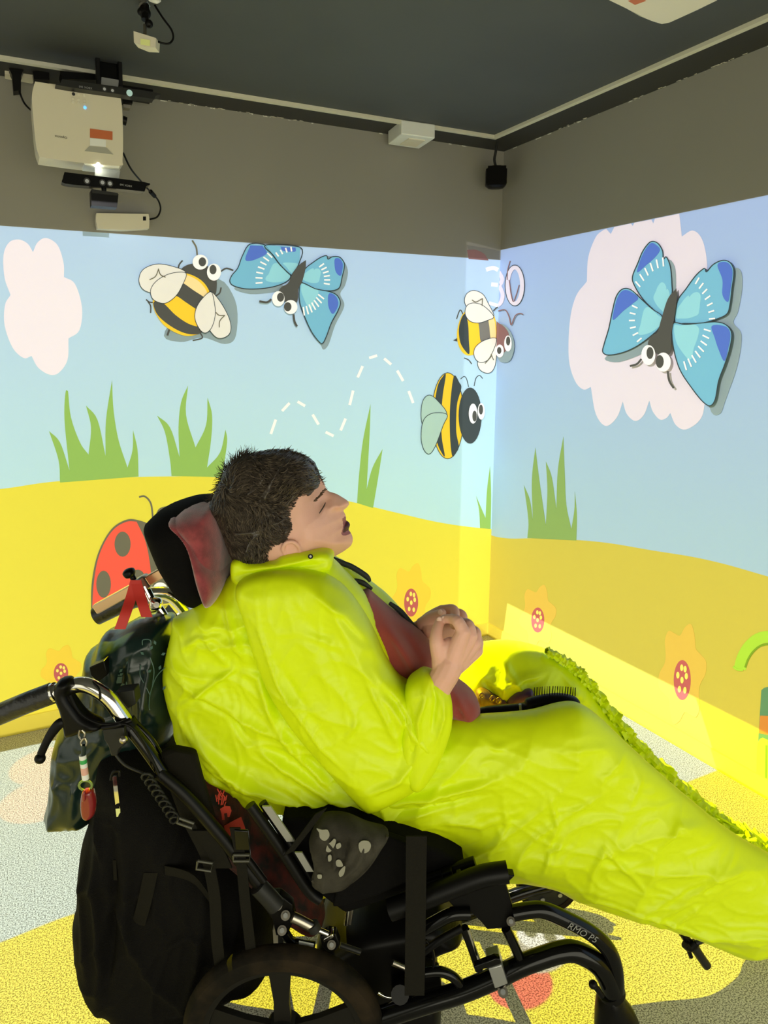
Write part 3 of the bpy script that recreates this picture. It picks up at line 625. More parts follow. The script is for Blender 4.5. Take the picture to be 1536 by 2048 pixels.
# ---- ladybird
lb = Fig('projected_ladybird', 'red spotted ladybird with grey head behind the headrest', 'ladybird', (255, 1130), 'L')
lb.line('antenna', [[(278, 994), (290, 993), (302, 1008), (306, 1042)], [(312, 1033), (319, 1019), (332, 1014)]], 3.5, 'bugg')
lb.poly('head', [(182, 1227, 1), (183, 1170), (192, 1119), (208, 1080), (228, 1053), (254, 1039), (275, 1040), (300, 1050), (325, 1077), (345, 1115), (358, 1161), (362, 1202, 1), (300, 1212, 1)], 'bugg')
lb.poly('shell', [(184, 1223, 1), (187, 1170), (195, 1121), (210, 1083), (230, 1056), (254, 1043), (273, 1043, 1), (290, 1080), (299, 1122), (303, 1168), (302, 1210, 1)], 'coral')
for cx, cy, rx, ry in ((245, 1088, 16, 25), (207, 1168, 14.5, 27), (275, 1152, 13, 13)): lb.poly('spot', ellipse(cx, cy, rx, ry), 'bugg', False)
lb.poly('eye', ellipse(324, 1116, 12, 22), 'white', False); lb.poly('pupil', ellipse(328, 1114, 8, 15), 'bugg', False); lb.poly('mouth', ellipse(320, 1176, 14, 12), 'white', False); lb.poly('mouth', ellipse(362, 1233, 12, 10), 'white', False)
# ---- flowers
def flower(x, y, rx, ry, side, label, ik):
    f = Fig('projected_flower', label, 'flower', (x, y), side, 'spotted projected flowers')
    rr = random.Random(int(x)); n = 26
    f.poly('petals', [(x + rx * 2.5 * (1 + .16 * math.cos(6 * a + 1)) * math.cos(a), y - ry * .3 + ry * 2.3 * (1 + .16 * math.cos(6 * a + 1)) * math.sin(a)) for a in [2 * math.pi * i / n for i in range(n)]], ik)
    f.poly('flower_centre', ellipse(x, y, rx, ry), 'maroon', False)
    f.multi('dots', [ellipse(x + dx * rx, y + dy * ry, rx * .19, ry * .17, 12) for dx, dy in ((-.05, -.62), (-.5, -.25), (.5, -.2), (0, 0), (-.3, .45), (.35, .5), (.38, -.55))], ['ydot'] * 7, False)
flower(122, 1346, 14.5, 20, 'L', 'spotted flower on the left wall above the near push handle grip', 'org')
flower(822, 1205, 14, 28, 'L', 'spotted flower on the left wall just above the far hand', 'org')
flower(1076, 1240, 13, 25, 'R', 'smaller spotted flower on the right wall near the corner', 'orgr')
flower(1365, 1360, 17, 40, 'R', 'spotted flower on the right wall nearest the green curled tube', 'orgr')
# ---- green curled tube and striped trunk at the right edge
gt = Fig('projected_curled_tube', 'lime green curled tube with lipped end at the right picture edge', 'tube', (1500, 1300), 'R')
gt.line('tube', [(1480, 1338), (1486, 1315), (1500, 1292), (1522, 1276), (1560, 1272)], 24, 'lime'); gt.line('tube_shade', [(1491, 1335), (1497, 1318), (1509, 1301), (1526, 1290), (1560, 1286)], 4, 'limes'); gt.line('lip', [(1467, 1333), (1475, 1339), (1487, 1340)], 4, 'lime')
gt = Fig('projected_caterpillar_trunk', 'green trunk with orange band rising at the right picture edge', 'trunk', (1525, 1500), 'R')
gt.poly('trunk', [(1523, 1380, 1), (1535, 1374), (1580, 1372, 1), (1580, 1500, 1), (1516, 1495, 1)], 'teal'); gt.poly('band', [(1521, 1431, 1), (1580, 1433, 1), (1580, 1478, 1), (1518, 1466, 1)], 'terra', False)
gt.poly('stem', [(1519, 1480), (1526, 1475, 1), (1560, 1490, 1), (1560, 1700, 1), (1506, 1640, 1), (1513, 1560), (1515, 1500)], 'lime'); gt.line('stem_shade', [(1534, 1490), (1533, 1560), (1531, 1640)], 4, 'limes')
# ================================================================== devices under the ceiling
AX = ((1, 0, 0), (0, 1, 0), (0, 0, 1))
def plate(px, off, th, side='L', smooth=True, sub=4):
    W = WL if side == 'L' else WR; d = Vector((0, 1, 0)) if side == 'L' else Vector((1, 0, 0))
    pp = smoothpoly(px, sub) if smooth else [(p[0], p[1]) for p in px]
    return [W(x, y, off) for x, y in pp], d * th
def pl(px, off, th, name, mat, parent, side='L', smooth=False):
    a, b = plate(px, off, th, side, smooth); return MB().prism(a, b).build(name, mat, parent)
# main projector hanging in front of the left wall
pr = thing('projector', 'cream ceiling projector hanging lens down over the left wall picture', 'projector', WL(155, 245, .34))
a, d = plate([(70, 163, 1), (240, 189, 1), (244, 215), (246, 270), (245, 320), (238, 331), (160, 325), (79, 314, 1), (72, 290), (66, 230), (64, 190)], .36, .11)
bx = MB().prism(a, d).build('housing', 'cream', pr)
md = bx.modifiers.new('bevel', 'BEVEL'); md.width = .006; md.segments = 2; md.limit_method = 'ANGLE'
pl([(180, 257), (225, 263), (225, 280), (180, 275)], .3615, .001, 'warning_sticker', 'orange', pr)
pl([(179, 292), (213, 295), (227, 309), (169, 302)], .3615, .001, 'printed_diagram', MAT('print_grey', (.34, .33, .27), .6), pr)
pl([(180, 276), (212, 280), (212, 294), (180, 291)], .3618, .001, 'printed_diagram', 'tag', pr)
tb = MB()
x_ = (WL(140, 275, .362) - WL(100, 270, .362)).normalized(); y_ = Vector((0, 0, 1)); y_ = (y_ - x_ * y_.dot(x_)).normalized()
text_mb(tb, 'Optoma', WL(122, 272, .3615), -x_, -y_, .0075); tb.build('logo', 'grey', pr, False)
for (x, y) in ((147, 188),): MB().tube([WL(x, y, .3625), WL(x, y, .358)], .005, 14, False).build('infrared_window', 'black', pr)
MB().tube([WL(170, 215, .3630), WL(170, 215, .358)], .0048, 14, False).build('power_button', 'blue', pr)
for i in range(8):
    x, y = [(157, 189), (168, 191), (146, 198), (157, 200), (169, 202), (146, 205), (157, 207), (169, 208)][i]
    MB().tube([WL(x, y, .3622), WL(x, y, .358)], .0042, 12, False).build('button', MAT('button_cream', (.55, .5, .38), .5) if i == 0 else bpy.data.materials['button_cream'], pr)
pl([(165, 322), (240, 330), (238, 337), (170, 330)], .355, .09, 'lens_window', 'white', pr)
MB().ball(WL(196, 330, .352), .010).build('lamp_lens', 'glow', pr)
pl([(190, 333), (240, 341), (238, 358), (190, 352)], .335, .012, 'clear_shelf', 'clear', pr)
MB().tube([WL(245, 240, .30), WL(253, 243, .30)], .014, 12, False).build('adjuster_foot', 'black', pr)
# black steel arm from the ceiling that carries it
ar = thing('ceiling_bracket', 'black steel ceiling arm holding the cream projector', 'bracket', CAM + ray(218, 95) * ((H - CZ) / ray(218, 95).z))
for x0, x1 in ((193, 197), (237, 241)):
    p0 = WL(x0, 86, .30); q0 = WL(x1, 175, .29); MB().box((p0 + q0) / 2, ((q0 - p0), (0, 1, 0), (p0 - q0).cross(Vector((0, 1, 0)))), ((q0 - p0).length, .03, .012)).build('side_rail', 'black', ar)
pl([(192, 84), (242, 92), (240, 104), (194, 96)], .31, .012, 'cross_bar', 'silver', ar).name = 'cross_bar'
pl([(200, 102), (236, 108), (237, 168), (200, 160)], .285, .01, 'back_plate', 'blackgloss', ar)
pl([(203, 154), (238, 160), (236, 176), (202, 170)], .30, .02, 'silver_label', 'silver', ar)
pl([(245, 193), (266, 196), (265, 207), (246, 205)], .33, .03, 'clamp', 'black', ar); pl([(246, 208), (262, 210), (260, 217), (248, 215)], .33, .03, 'wing_nut', 'steel', ar)
pl([(240, 168), (290, 160), (306, 180), (303, 200), (242, 190)], .10, .05, 'wall_plate', 'black', ar)
pl([(121, 142), (195, 148), (195, 160), (125, 158)], .20, .08, 'wall_plate', 'black', ar)
# depth cameras
def depthcam(label, px, off, lenses, tx, grp, mat='blackgloss'):
    cx = sum(p[0] for p in px) / len(px); cy = sum(p[1] for p in px) / len(px)
    k = thing('depth_camera', label, 'camera', WL(cx, cy, off), grp)
    a, d = plate(px, off, .045); o = MB().prism(a, d).build('bar', mat, k); m_ = o.modifiers.new('bevel', 'BEVEL'); m_.width = .004; m_.segments = 2
    for x, y, r in lenses:
        MB().tube([WL(x, y, off + .003), WL(x, y, off - .002)], r, 18, False).build('lens_ring', 'grey', k)
        MB().tube([WL(x, y, off + .0045), WL(x, y, off - .001)], r * .6, 16, False).build('lens', 'lens', k)
    t = MB(); x_ = (WL(tx[0] + 20, tx[1] + 3, off) - WL(tx[0], tx[1], off)).normalized(); y_ = (Vector((0, 0, 1)) - x_ * x_.z).normalized()
    text_mb(t, 'XBOX 360', WL(tx[0], tx[1], off + .001), -x_, -y_, .006); t.build('lettering', 'silver', k, False); return k
k1 = depthcam('dark grey depth sensor bar across the top of the cream projector', [(124, 158, 1), (308, 184), (311, 192), (308, 198, 1), (125, 172), (121, 166)], .40, [(209, 178, .007), (225, 181, .007)], (171, 173), 'sensor bars at the projector', mat='grey')
MB().tube([WL(259, 186, .404), WL(259, 186, .398)], .0095, 18, False).build('round_sticker', MAT('blue_white_sticker', (.5, .75, .85), .5), k1)
k2 = depthcam('glossy black depth sensor bar with round lenses below the projector', [(129, 344, 1), (288, 364), (292, 373), (289, 383, 1), (200, 374), (130, 367), (126, 356)], .36, [(174, 362, .010), (205, 365, .010), (220, 367, .010)], (252, 369), 'sensor bars at the projector')
a, d = plate([(182, 380, 1), (237, 388, 1), (236, 398), (234, 415, 1), (183, 411, 1)], .34, .05)
MB().prism(a, d).build('tilt_base', 'black', k2); pl([(183, 378), (236, 386), (235, 391), (185, 386)], .345, .03, 'hinge', 'grey', k2)
MB().tube([WL(208, 370, .33), WL(208, 400, .33)], .008).build('neck', 'black', k2)
# white box under them, with its cable
wb = thing('white_box', 'flat white plastic box on the wall right above the picture edge', 'box', WL(245, 442, .02))
a, d = plate([(193, 426, 1), (297, 428, 1), (299, 440), (298, 457, 1), (245, 460), (195, 457, 1), (192, 440)], .045, .04); MB().prism(a, d).build('case', 'cream', wb)
pl([(286, 433), (292, 433), (292, 441), (286, 441)], .046, .002, 'socket', 'black', wb)
cb = MB().tube([WL(246, 305, .30), WL(262, 338, .28), WL(285, 366, .2), WL(303, 386, .12), WL(316, 400, .07), WL(321, 418, .05), WL(314, 434, .045), WL(298, 439, .03)], .0032, 8)
cb.tube([WL(301, 383, .125), WL(309, 392, .10)], .008, 10, False); o = cb.build('sensor_cable', 'black'); setp(o, 'thin black cable looping from the projector to the white box', 'cable')
# power strip and plugs at the far left
ps = thing('power_strip', 'cream power strip under the ceiling at the left edge of the room view', 'power strip', WL(50, 145, .05))
pl([(8, 126), (20, 130), (100, 137), (104, 146), (64, 158), (10, 148)], .06, .05, 'strip', 'cream', ps)
pl([(18, 137), (47, 140), (42, 152), (42, 180), (27, 182), (24, 150)], .10, .05, 'plug', 'black', ps); pl([(66, 143), (98, 139), (99, 160), (68, 158)], .11, .05, 'plug', 'black', ps)
MB().tube([WL(38, 178, .09), WL(42, 192, .09), WL(50, 208, .09), WL(64, 222, .12), WL(75, 228, .2)], .0032, 8).build('cord', 'black', ps)
# small white camera on a ball mount
z0 = PZ(289, 8, H); mnt = FR((z0 - C0).dot(rv), (z0 - C0).dot(hv), H)
vc = (mnt - C0).dot(hv)
tc_ = thing('tracking_camera', 'small cream box camera with yellow label on a black ceiling stem', 'camera', mnt)
MB().tube([P(291, 10, vc), P(290, 40, vc - .01)], .010, 12, False).build('stem', 'black', tc_); MB().ball(P(290, 26, vc), .016).build('ball_joint', 'black', tc_); MB().ball(P(298, 48, vc - .005), .011).build('clamp_knob', 'black', tc_)
MB().ball(P(282, 24, vc - .005), .010).build('clamp_knob', 'black', tc_)
MB().tube([P(290, 50, vc - .01), P(290, 68, vc - .02)], .0045, 10, False).build('screw', 'steel', tc_)
q = [P(267, 62, vc - .03), P(312, 76, vc - .03), P(311, 95, vc - .03), P(290, 94, vc - .03), P(268, 85, vc - .03)]
MB().prism(q, hv * .035).build('case', 'cream', tc_); q = [P(281, 77, vc - .0315), P(300, 80, vc - .0315), P(300, 92, vc - .0315), P(281, 89, vc - .0315)]; MB().prism(q, hv * .001).build('yellow_label', 'yel', tc_)
MB().tube([P(311, 82, vc - .01), P(335, 88, vc - .01), P(346, 78, vc), P(343, 60, vc), P(325, 35, vc), P(305, 3, vc + .01)], .0028, 8).build('cable', 'black', tc_)
MB().tube([mnt, P(291, 12, vc)], .018, 14, False).build('ceiling_plate', 'steel', tc_)
# white sensor box at the ceiling edge
zb = H - .055
B4 = [PZ(776, 289, zb), PZ(838, 298, zb), PZ(870, 277, zb), PZ(803, 268, zb)]
sb = thing('ceiling_sensor', 'white louvred sensor box at the ceiling edge above the left wall', 'sensor', sum(B4, Vector()) / 4)
o = MB().prism(B4, (0, 0, .055)).build('case', 'white', sb, False); m_ = o.modifiers.new('bevel', 'BEVEL'); m_.width = .004; m_.segments = 2
g4 = [PZ(800, 288, zb), PZ(832, 292, zb), PZ(850, 280, zb), PZ(818, 276, zb)]; MB().prism(g4, (0, 0, -.004)).build('grille', 'cream', sb, False)
c0 = B4[1]; dx = (B4[2] - B4[1])
for i in range(5): MB().prism([c0 + dx * (.15 + i * .1) + Vector((0, 0, .035)) + rv * .0005, c0 + dx * (.19 + i * .1) + Vector((0, 0, .035)) + rv * .0005, c0 + dx * (.19 + i * .1) + Vector((0, 0, .047)) + rv * .0005, c0 + dx * (.15 + i * .1) + Vector((0, 0, .047)) + rv * .0005], rv * .001 - hv * .0004).build('slot', 'grey', sb, False)
# corner speaker
sc_ = WL(992, 355, .12); spk = thing('corner_speaker', 'small black cube speaker hanging in the room corner', 'speaker', sc_)
a45 = Vector((1, -1, 0)).normalized(); b45 = Vector((1, 1, 0)).normalized()
MB().box(sc_, (a45 + b45 * .25, b45 - a45 * .25, zv), (.095, .085, .092), bev=.35).build('case', 'black', spk)
MB().box(sc_ - b45 * .044 + a45 * .011, (a45 + b45 * .25, b45 - a45 * .25, zv), (.082, .006, .08), bev=.3).build('grille', 'blackfab', spk)
MB().tube([sc_ + zv * .04, sc_ + zv * .075 - a45 * .01, sc_ + zv * .11 - a45 * .005, Vector((sc_.x - .0, sc_.y, H - .004))], .006, 10).build('bracket', 'grey', spk)
# second projector at the upper right, seen from below
zt = H - .13
pr2 = thing('projector', 'cream projector cut off by the top edge of the photo on the right', 'projector', PZ(1330, 10, zt))
q = [(1213, 0), (1240, 13), (1275, 33), (1300, 43), (1324, 50), (1340, 47), (1400, 20), (1437, 2), (1420, -60), (1240, -60)]
o = MB().prism([PZ(x, y, zt) for x, y in q], (0, 0, .09)).build('housing', 'cream', pr2); m_ = o.modifiers.new('bevel', 'BEVEL'); m_.width = .006; m_.segments = 2
MB().prism([PZ(x, y, zt - .0006) for x, y in ((1256, 2), (1270, 10), (1292, 2), (1280, -6))], (0, 0, .0004)).build('warning_sticker', 'orange', pr2, False)
MB().box(PZ(1330, -20, zt + .11), AX, (.08, .08, .05)).build('mount', 'black', pr2)
# ceiling hook bits near the top edge
o = MB().tube([PZ(300, -2, H - .01), PZ(312, 2, H - .02), PZ(318, 0, H - .012)], .006, 8).build('cable_hook', 'white'); setp(o, 'tiny white cable hook on the ceiling by the stem of the small camera', 'hook')
# ================================================================== the person
per = thing('person', 'person in a hi-vis yellow cape reclining in the wheelchair, looking up to the right', 'person', P(760, 1560, 1.42))
hg = MB()
HV = 1.40
HEADPX = [(637, 950), (645, 959), (649, 967), (652.5, 977), (659, 983), (672, 987), (685, 994.5), (695, 1001), (698.5, 1007), (695, 1014), (686, 1021, 1), (690.5, 1028), (692.5, 1036), (691, 1041, 1), (697, 1043), (700.5, 1050), (697, 1059, 1), (702, 1066), (706, 1077), (703, 1090), (690, 1101), (673, 1111), (655, 1120), (640, 1145), (600, 1160), (540, 1150), (490, 1125), (462, 1085), (452, 1040), (455, 990), (475, 945), (515, 920), (560, 913), (605, 925)]
def hpt(x, y, v=HV): return UW(x, y, v)
fu0 = hpt(600, 1000)[0]; fu1 = hpt(655, 1000)[0]
def headg(A, B, d):
    wgt = np.clip((A - fu0) / (fu1 - fu0), 0, 1); wgt = wgt * wgt * (3 - 2 * wgt)
    sk = .076 * np.sqrt(np.clip(1 - (1 - np.clip(d / .085, 0, 1)) ** 2, 0, 1)); fc = .064 * np.clip(d / .058, 0, 1.3) ** .72
    return sk * (1 - wgt) + fc * wgt
def bumps(L):
    def f(A, B, d, V0):
        e = np.zeros(A.shape)
        for x, y, r, a in L:
            u, w_ = hpt(x, y, HV - .045); e += a * np.exp(-((A - u) ** 2 + (B - w_) ** 2) / r ** 2)
        return e
    return f
fb = bumps([(652, 1006, .011, -.013), (646, 1018, .012, -.009), (646, 1017, .0075, .0095), (652, 1010, .006, .004), (645, 985, .012, .004), (679, 1020, .006, .0075), (686, 1017, .003, -.004), (640, 1052, .028, .006), (668, 1030, .009, -.004), (660, 995, .009, -.003), (687, 1059, .005, -.006), (683, 1036, .008, .003), (694, 1066, .006, .003), (620, 1085, .02, .004), (690, 1050, .008, .003)])
fcr = creases([([(655, 1003), (650, 1009), (644, 1019), (637, 1029)], -.0028, .0022), ([(671, 1016), (669, 1024), (673, 1030), (680, 1029)], -.003, .003), ([(672, 1032), (678, 1048), (682, 1062)], -.0022, .005), ([(654, 1016), (650, 1026), (642, 1034)], -.0012, .003), ([(700, 1052), (693, 1052), (688, 1060)], -.010, .0045), ([(692, 1042), (688, 1052), (686, 1060)], .002, .003)], HV - .04)
hv_, hf_ = inflate('h', HEADPX, HV, .07, .07, .08, 'skin', step=.0017, gfun=headg, disp=lambda A, B, d, V0: fb(A, B, d, V0) + fcr(A, B), raw=True, soft=4)
hg.add(hv_, hf_)
def ch(mb, pts, R, seg=14, sub=4):
    pts3 = [P(*p) for p in pts]; mb.tube(pts3, R, seg, True, 0, sub); mb.ball(pts3[0], R[0], 12, 8); mb.ball(pts3[-1], R[-1], 12, 8)
# neck, trunk, legs and upper arms (under the clothes), then forearms and hands
ch(hg, [(575, 1080, HV), (600, 1150, 1.41), (600, 1220, 1.42)], [.055, .055, .06]); ch(hg, [(590, 1230, 1.42), (650, 1350, 1.44), (740, 1500, 1.44)], [.075, .085, .08])
ch(hg, [(585, 1245, 1.34), (585, 1245, 1.50)], [.055, .055]); ch(hg, [(740, 1520, 1.40), (960, 1520, 1.42), (1130, 1500, 1.43), (1320, 1650, 1.42), (1500, 1790, 1.42)], [.065, .055, .05, .035, .03])
ch(hg, [(740, 1500, 1.50), (960, 1445, 1.60), (1110, 1430, 1.63), (1300, 1600, 1.64), (1490, 1730, 1.64)], [.060, .048, .038, .028, .022])
ch(hg, [(570, 1235, 1.30), (660, 1400, 1.36), (755, 1520, 1.33)], [.045, .04, .034]); ch(hg, [(755, 1520, 1.33), (825, 1440, 1.30), (882, 1362, 1.27), (900, 1328, 1.272)], [.036, .034, .0265, .027])
ch(hg, [(620, 1230, 1.52), (700, 1340, 1.55), (770, 1390, 1.54)], [.045, .04, .035]); ch(hg, [(770, 1390, 1.54), (810, 1310, 1.51), (836, 1266, 1.48)], [.034, .031, .026])
# near hand: metacarpals fan into the palm, five fingers, thumb from the side of the palm
_r0 = ch
def ch(mb, pts, R, seg=14, sub=4): _r0(mb, pts, [r * 1.1 for r in R], seg, sub)
nh = [((927, 1264, 1.262), .0125), ((941, 1273, 1.275), .0125), ((950, 1286, 1.290), .012), ((954, 1302, 1.303), .011)]
for (k, r) in nh: ch(hg, [(896, 1345, 1.272), ((896 + k[0]) / 2, (1345 + k[1]) / 2 - 3, (1.268 + k[2]) / 2), k], [.0175, .0165, r])
ch(hg, [(880, 1338, 1.272), (884, 1305, 1.275), (900, 1290, 1.275)], [.014, .0175, .014]); ch(hg, [(905, 1330, 1.275), (915, 1300, 1.28), (925, 1290, 1.282)], [.018, .018, .016])
ch(hg, [(927, 1264, 1.262), (916, 1244, 1.268), (905, 1238, 1.285), (889, 1238, 1.300)], [.0115, .0105, .009, .0078])
ch(hg, [(941, 1272, 1.275), (937, 1252, 1.285), (926, 1246, 1.31), (908, 1250, 1.322)], [.0115, .0108, .0092, .008])
ch(hg, [(950, 1286, 1.290), (951, 1266, 1.305), (940, 1260, 1.328), (922, 1264, 1.338)], [.011, .0102, .009, .008])
ch(hg, [(954, 1302, 1.303), (957, 1284, 1.318), (948, 1276, 1.336), (934, 1280, 1.345)], [.0098, .009, .008, .0072])
ch(hg, [(880, 1312, 1.272), (873, 1284, 1.272), (874, 1262, 1.282), (880, 1243, 1.298)], [.0155, .0125, .0098, .0085])
# far hand behind it
fh = [((884, 1222, 1.455), .012), ((895, 1226, 1.475), .012), ((900, 1234, 1.49), .0115), ((902, 1244, 1.50), .0105)]
for (k, r) in fh: ch(hg, [(838, 1262, 1.475), ((838 + k[0]) / 2 + 2, (1262 + k[1]) / 2 - 3, (1.475 + k[2]) / 2), k], [.019, .0175, r])
ch(hg, [(845, 1268, 1.47), (868, 1262, 1.465), (884, 1258, 1.465)], [.019, .0175, .013]); ch(hg, [(862, 1258, 1.45), (885, 1262, 1.44), (908, 1258, 1.43)], [.018, .017, .014])
ch(hg, [(884, 1222, 1.455), (905, 1219, 1.44), (910, 1229, 1.425), (909, 1243, 1.405)], [.0115, .0102, .0092, .008])
ch(hg, [(895, 1226, 1.475), (921, 1228, 1.455), (926, 1240, 1.44), (921, 1252, 1.425)], [.0112, .0098, .009, .008])
ch(hg, [(900, 1236, 1.49), (926, 1240, 1.475), (929, 1251, 1.455), (922, 1258, 1.445)], [.0108, .0094, .0088, .008])
ch(hg, [(902, 1246, 1.50), (920, 1250, 1.485), (922, 1260, 1.47), (915, 1266, 1.46)], [.0098, .0088, .008, .0072])
ch(hg, [(845, 1248, 1.462), (862, 1236, 1.445), (874, 1230, 1.432), (884, 1226, 1.42)], [.014, .0115, .0098, .0085])
# ear
ep = P(582, 1098, HV - .070)
hg.tube([P(572, 1110, HV - .072), P(566, 1098, HV - .078), P(572, 1086, HV - .084), (P(586, 1084, HV - .084)), P(598, 1094, HV - .078), P(600, 1106, HV - .072)], .0042, 8)
V_, F_ = MB().ball((0, 0, 0), 1, 14, 10).v, MB().ball((0, 0, 0), 1, 14, 10).f
hg.add([ep + rv * v.x * .015 + zv * v.z * .017 + hv * v.y * .006 for v in V_], F_)
body = hg.build('body', 'skin', per, True, ['lips', 'mouth'])
def remesh(o, vox, sm, fac=.5):
    m_ = o.modifiers.new('r', 'REMESH'); m_.mode = 'VOXEL'; m_.voxel_size = vox; m_.use_smooth_shade = True
    if sm: s_ = o.modifiers.new('s', 'SMOOTH'); s_.iterations = sm; s_.factor = fac
    dg = bpy.context.evaluated_depsgraph_get(); me = bpy.data.meshes.new_from_object(o.evaluated_get(dg)); old = o.data
    o.modifiers.clear(); o.data = me; bpy.data.meshes.remove(old); me.polygons.foreach_set('use_smooth', [True] * len(me.polygons)); return o
remesh(body, .0017, 5)
def region(o, polys):
    """give faces inside a traced outline (side plane) another material slot"""
    me = o.data; n = len(me.polygons); c = np.zeros(n * 3); me.polygons.foreach_get('center', c); c = c.reshape(-1, 3)
    off = Vector((0, 0, 0)); p_ = o.parent
    while p_ is not None: off += p_.location; p_ = p_.parent
    c += np.array(off); q = c - np.array(CAM); mi = np.zeros(n, int); fw = np.array(rv), np.array(hv)
    # project on the side plane through the head
    dv = q @ fw[1]; u = (c - np.array(C0)) @ fw[0]; w_ = c[:, 2]
    for px, slot, v0 in polys:
        pp = [UW(x, y, v0) for x, y in smoothpoly(px)]; _, _, _, ins = segdist(u, w_, pp); mi[ins & (dv < v0 + .03) & (dv > v0 - .09)] = slot
    me.polygons.foreach_set('material_index', mi.tolist())
region(body, [([(686, 1034), (694, 1034), (703, 1046), (706, 1062), (698, 1067), (688, 1066), (684, 1061), (687, 1050)], 1, HV), ([(692, 1043), (702, 1044), (704, 1056), (694, 1060), (688, 1061), (687, 1057)], 2, HV)])
sur = lambda x, y, dv: P(x, y, HV - dv)
MB().tube([sur(651, 1005, .037), sur(648, 1012, .041), sur(643, 1020, .045), sur(638, 1028, .0475)], [.0006, .0013, .0012, .0005], 6).build('eyelash', 'lash', per)
eb = MB()
for i in range(60):
    t = i / 59; x, y = 628 + 21 * t + random.uniform(-2, 2), 1004 - 25 * t + random.uniform(-2, 2); p_ = sur(x, y, .058 - .020 * t); eb.tube([p_, p_ + rv * .005 + zv * .003 - hv * .001], [.0008, .0002], 4, False)
ebo = eb.build('eyebrow', MAT('eyebrow', (.12, .07, .04), .8), per); ebo['kind'] = 'stuff'
for (x, y, v, nm) in ((887, 1238, 1.293, 'fingernail'), (879, 1240, 1.290, 'fingernail'), (880, 1224, 1.411, 'fingernail')):
    b0 = MB(); b0.add([P(x, y, v) + rv * q_.x * .0055 + zv * q_.z * .0065 + hv * q_.y * .002 for q_ in V_], F_); b0.build(nm, MAT('nail', (.66, .42, .33), .3) if 'nail' not in bpy.data.materials else bpy.data.materials['nail'], per)
# ---- hair: a shaggy cap plus loose locks
HAIRPX = [(637, 951), (640, 968), (632, 975), (624, 990, 1), (616, 984), (613, 1000), (607, 1012), (611, 1030), (612, 1045), (604, 1058), (616, 1073, 1), (600, 1074), (590, 1082), (572, 1086), (560, 1098), (563, 1112), (545, 1124), (520, 1127), (490, 1124), (475, 1112), (463, 1088), (452, 1055), (438, 1030), (424, 1012), (432, 990), (445, 960), (460, 932), (482, 914), (518, 905), (558, 901), (598, 910), (624, 925)]
def hairg(A, B, d): return .094 * np.sqrt(np.clip(1 - (1 - np.clip(d / .085, 0, 1)) ** 2, 0, 1)) ** .62
hc = hpt(505, 985)
def hdisp(A, B, d, V0):
    an = np.arctan2(B - hc[1], A - hc[0]); r = np.hypot(A - hc[0], B - hc[1])
    n1 = crumple(A + .02 * np.sin(an * 3), B, 42, .013, ang=.7, stretch=2.6, seed=2); n2 = crumple(A, B, 90, .0035, ang=-.5, stretch=3, seed=7); n3 = crumple(A, B, 20, .014, ang=1.2, stretch=1.8, seed=11)
    return n1 + n2 + n3 - .012
hair = inflate('hair', HAIRPX, HV, .09, .09, .085, 'hair', per, step=.0022, gfun=hairg, disp=hdisp, soft=3)
hp = [hpt(x, y) for x, y in smoothpoly(HAIRPX)]; hpa = np.array(hp)
rs = np.random.RandomState(4); NS = 7500
A_ = rs.uniform(hpa[:, 0].min(), hpa[:, 0].max(), NS * 2); B_ = rs.uniform(hpa[:, 1].min(), hpa[:, 1].max(), NS * 2)
d_, _, _, in_ = segdist(A_, B_, hp); k_ = in_; A_, B_, d_ = A_[k_][:NS], B_[k_][:NS], d_[k_][:NS]
t_ = hairg(A_, B_, d_) + hdisp(A_, B_, d_, HV) * np.clip(d_ / .03, 0, 1)
lk = MB(); cx_, cy_ = hpt(470, 960)
SV = []; SF = []; SL = []; SM = []
for i in range(len(A_)):
    a, b, t = A_[i], B_[i], t_[i]; ang = math.atan2(b - cy_, a - cx_); flow = ang + 0.5 * math.sin(a * 60) + .5 * math.sin(b * 70 + 1) + rs.normal(0, .2)
    L = rs.uniform(.012, .026) * (1.3 if a < hc[0] else .8); cur = rs.uniform(-1, 1) * 60; far = rs.rand() < .25
    p = np.array([a, b]); th = flow; lift = rs.uniform(-.001, .003); base = len(SV); w0 = rs.uniform(.0007, .0016); SL.append(0 if rs.rand() < .78 else 1)
    n = 5
    for j in range(n):
        s_ = j / (n - 1); da = segdist(np.array([p[0]]), np.array([p[1]]), hp[::3])
        ins = bool(da[3][0]); tt = float(hairg(0, 0, da[0])[0]) if ins else 0.0
        v = HV - (tt + lift + .004 * math.sin(s_ * 3) + .0015) if not far else HV + tt
        q = C0 + rv * float(p[0]) + hv * v + zv * float(p[1]); wd = w0 * (1 - s_ * .85); nx = Vector((-math.sin(th), math.cos(th)))
        SV += [q + rv * (nx.x * wd) + zv * (nx.y * wd), q - rv * (nx.x * wd) - zv * (nx.y * wd), q - hv * wd * 1.2]
        p = p + np.array([math.cos(th), math.sin(th)]) * L / n; th += cur * L / n
    SM += [SL[-1]] * ((n - 1) * 3)
    for j in range(n - 1):
        for k in range(3): SF.append((base + j * 3 + k, base + j * 3 + (k + 1) % 3, base + j * 3 + 3 + (k + 1) % 3, base + j * 3 + 3 + k))
lk.add(SV, SF); lk.m = SM; lo_ = lk.build('loose_locks', 'hair', hair, False, [MAT('hair_light', (.12, .093, .066), .45, spec=.3)])
lo_['kind'] = 'stuff'
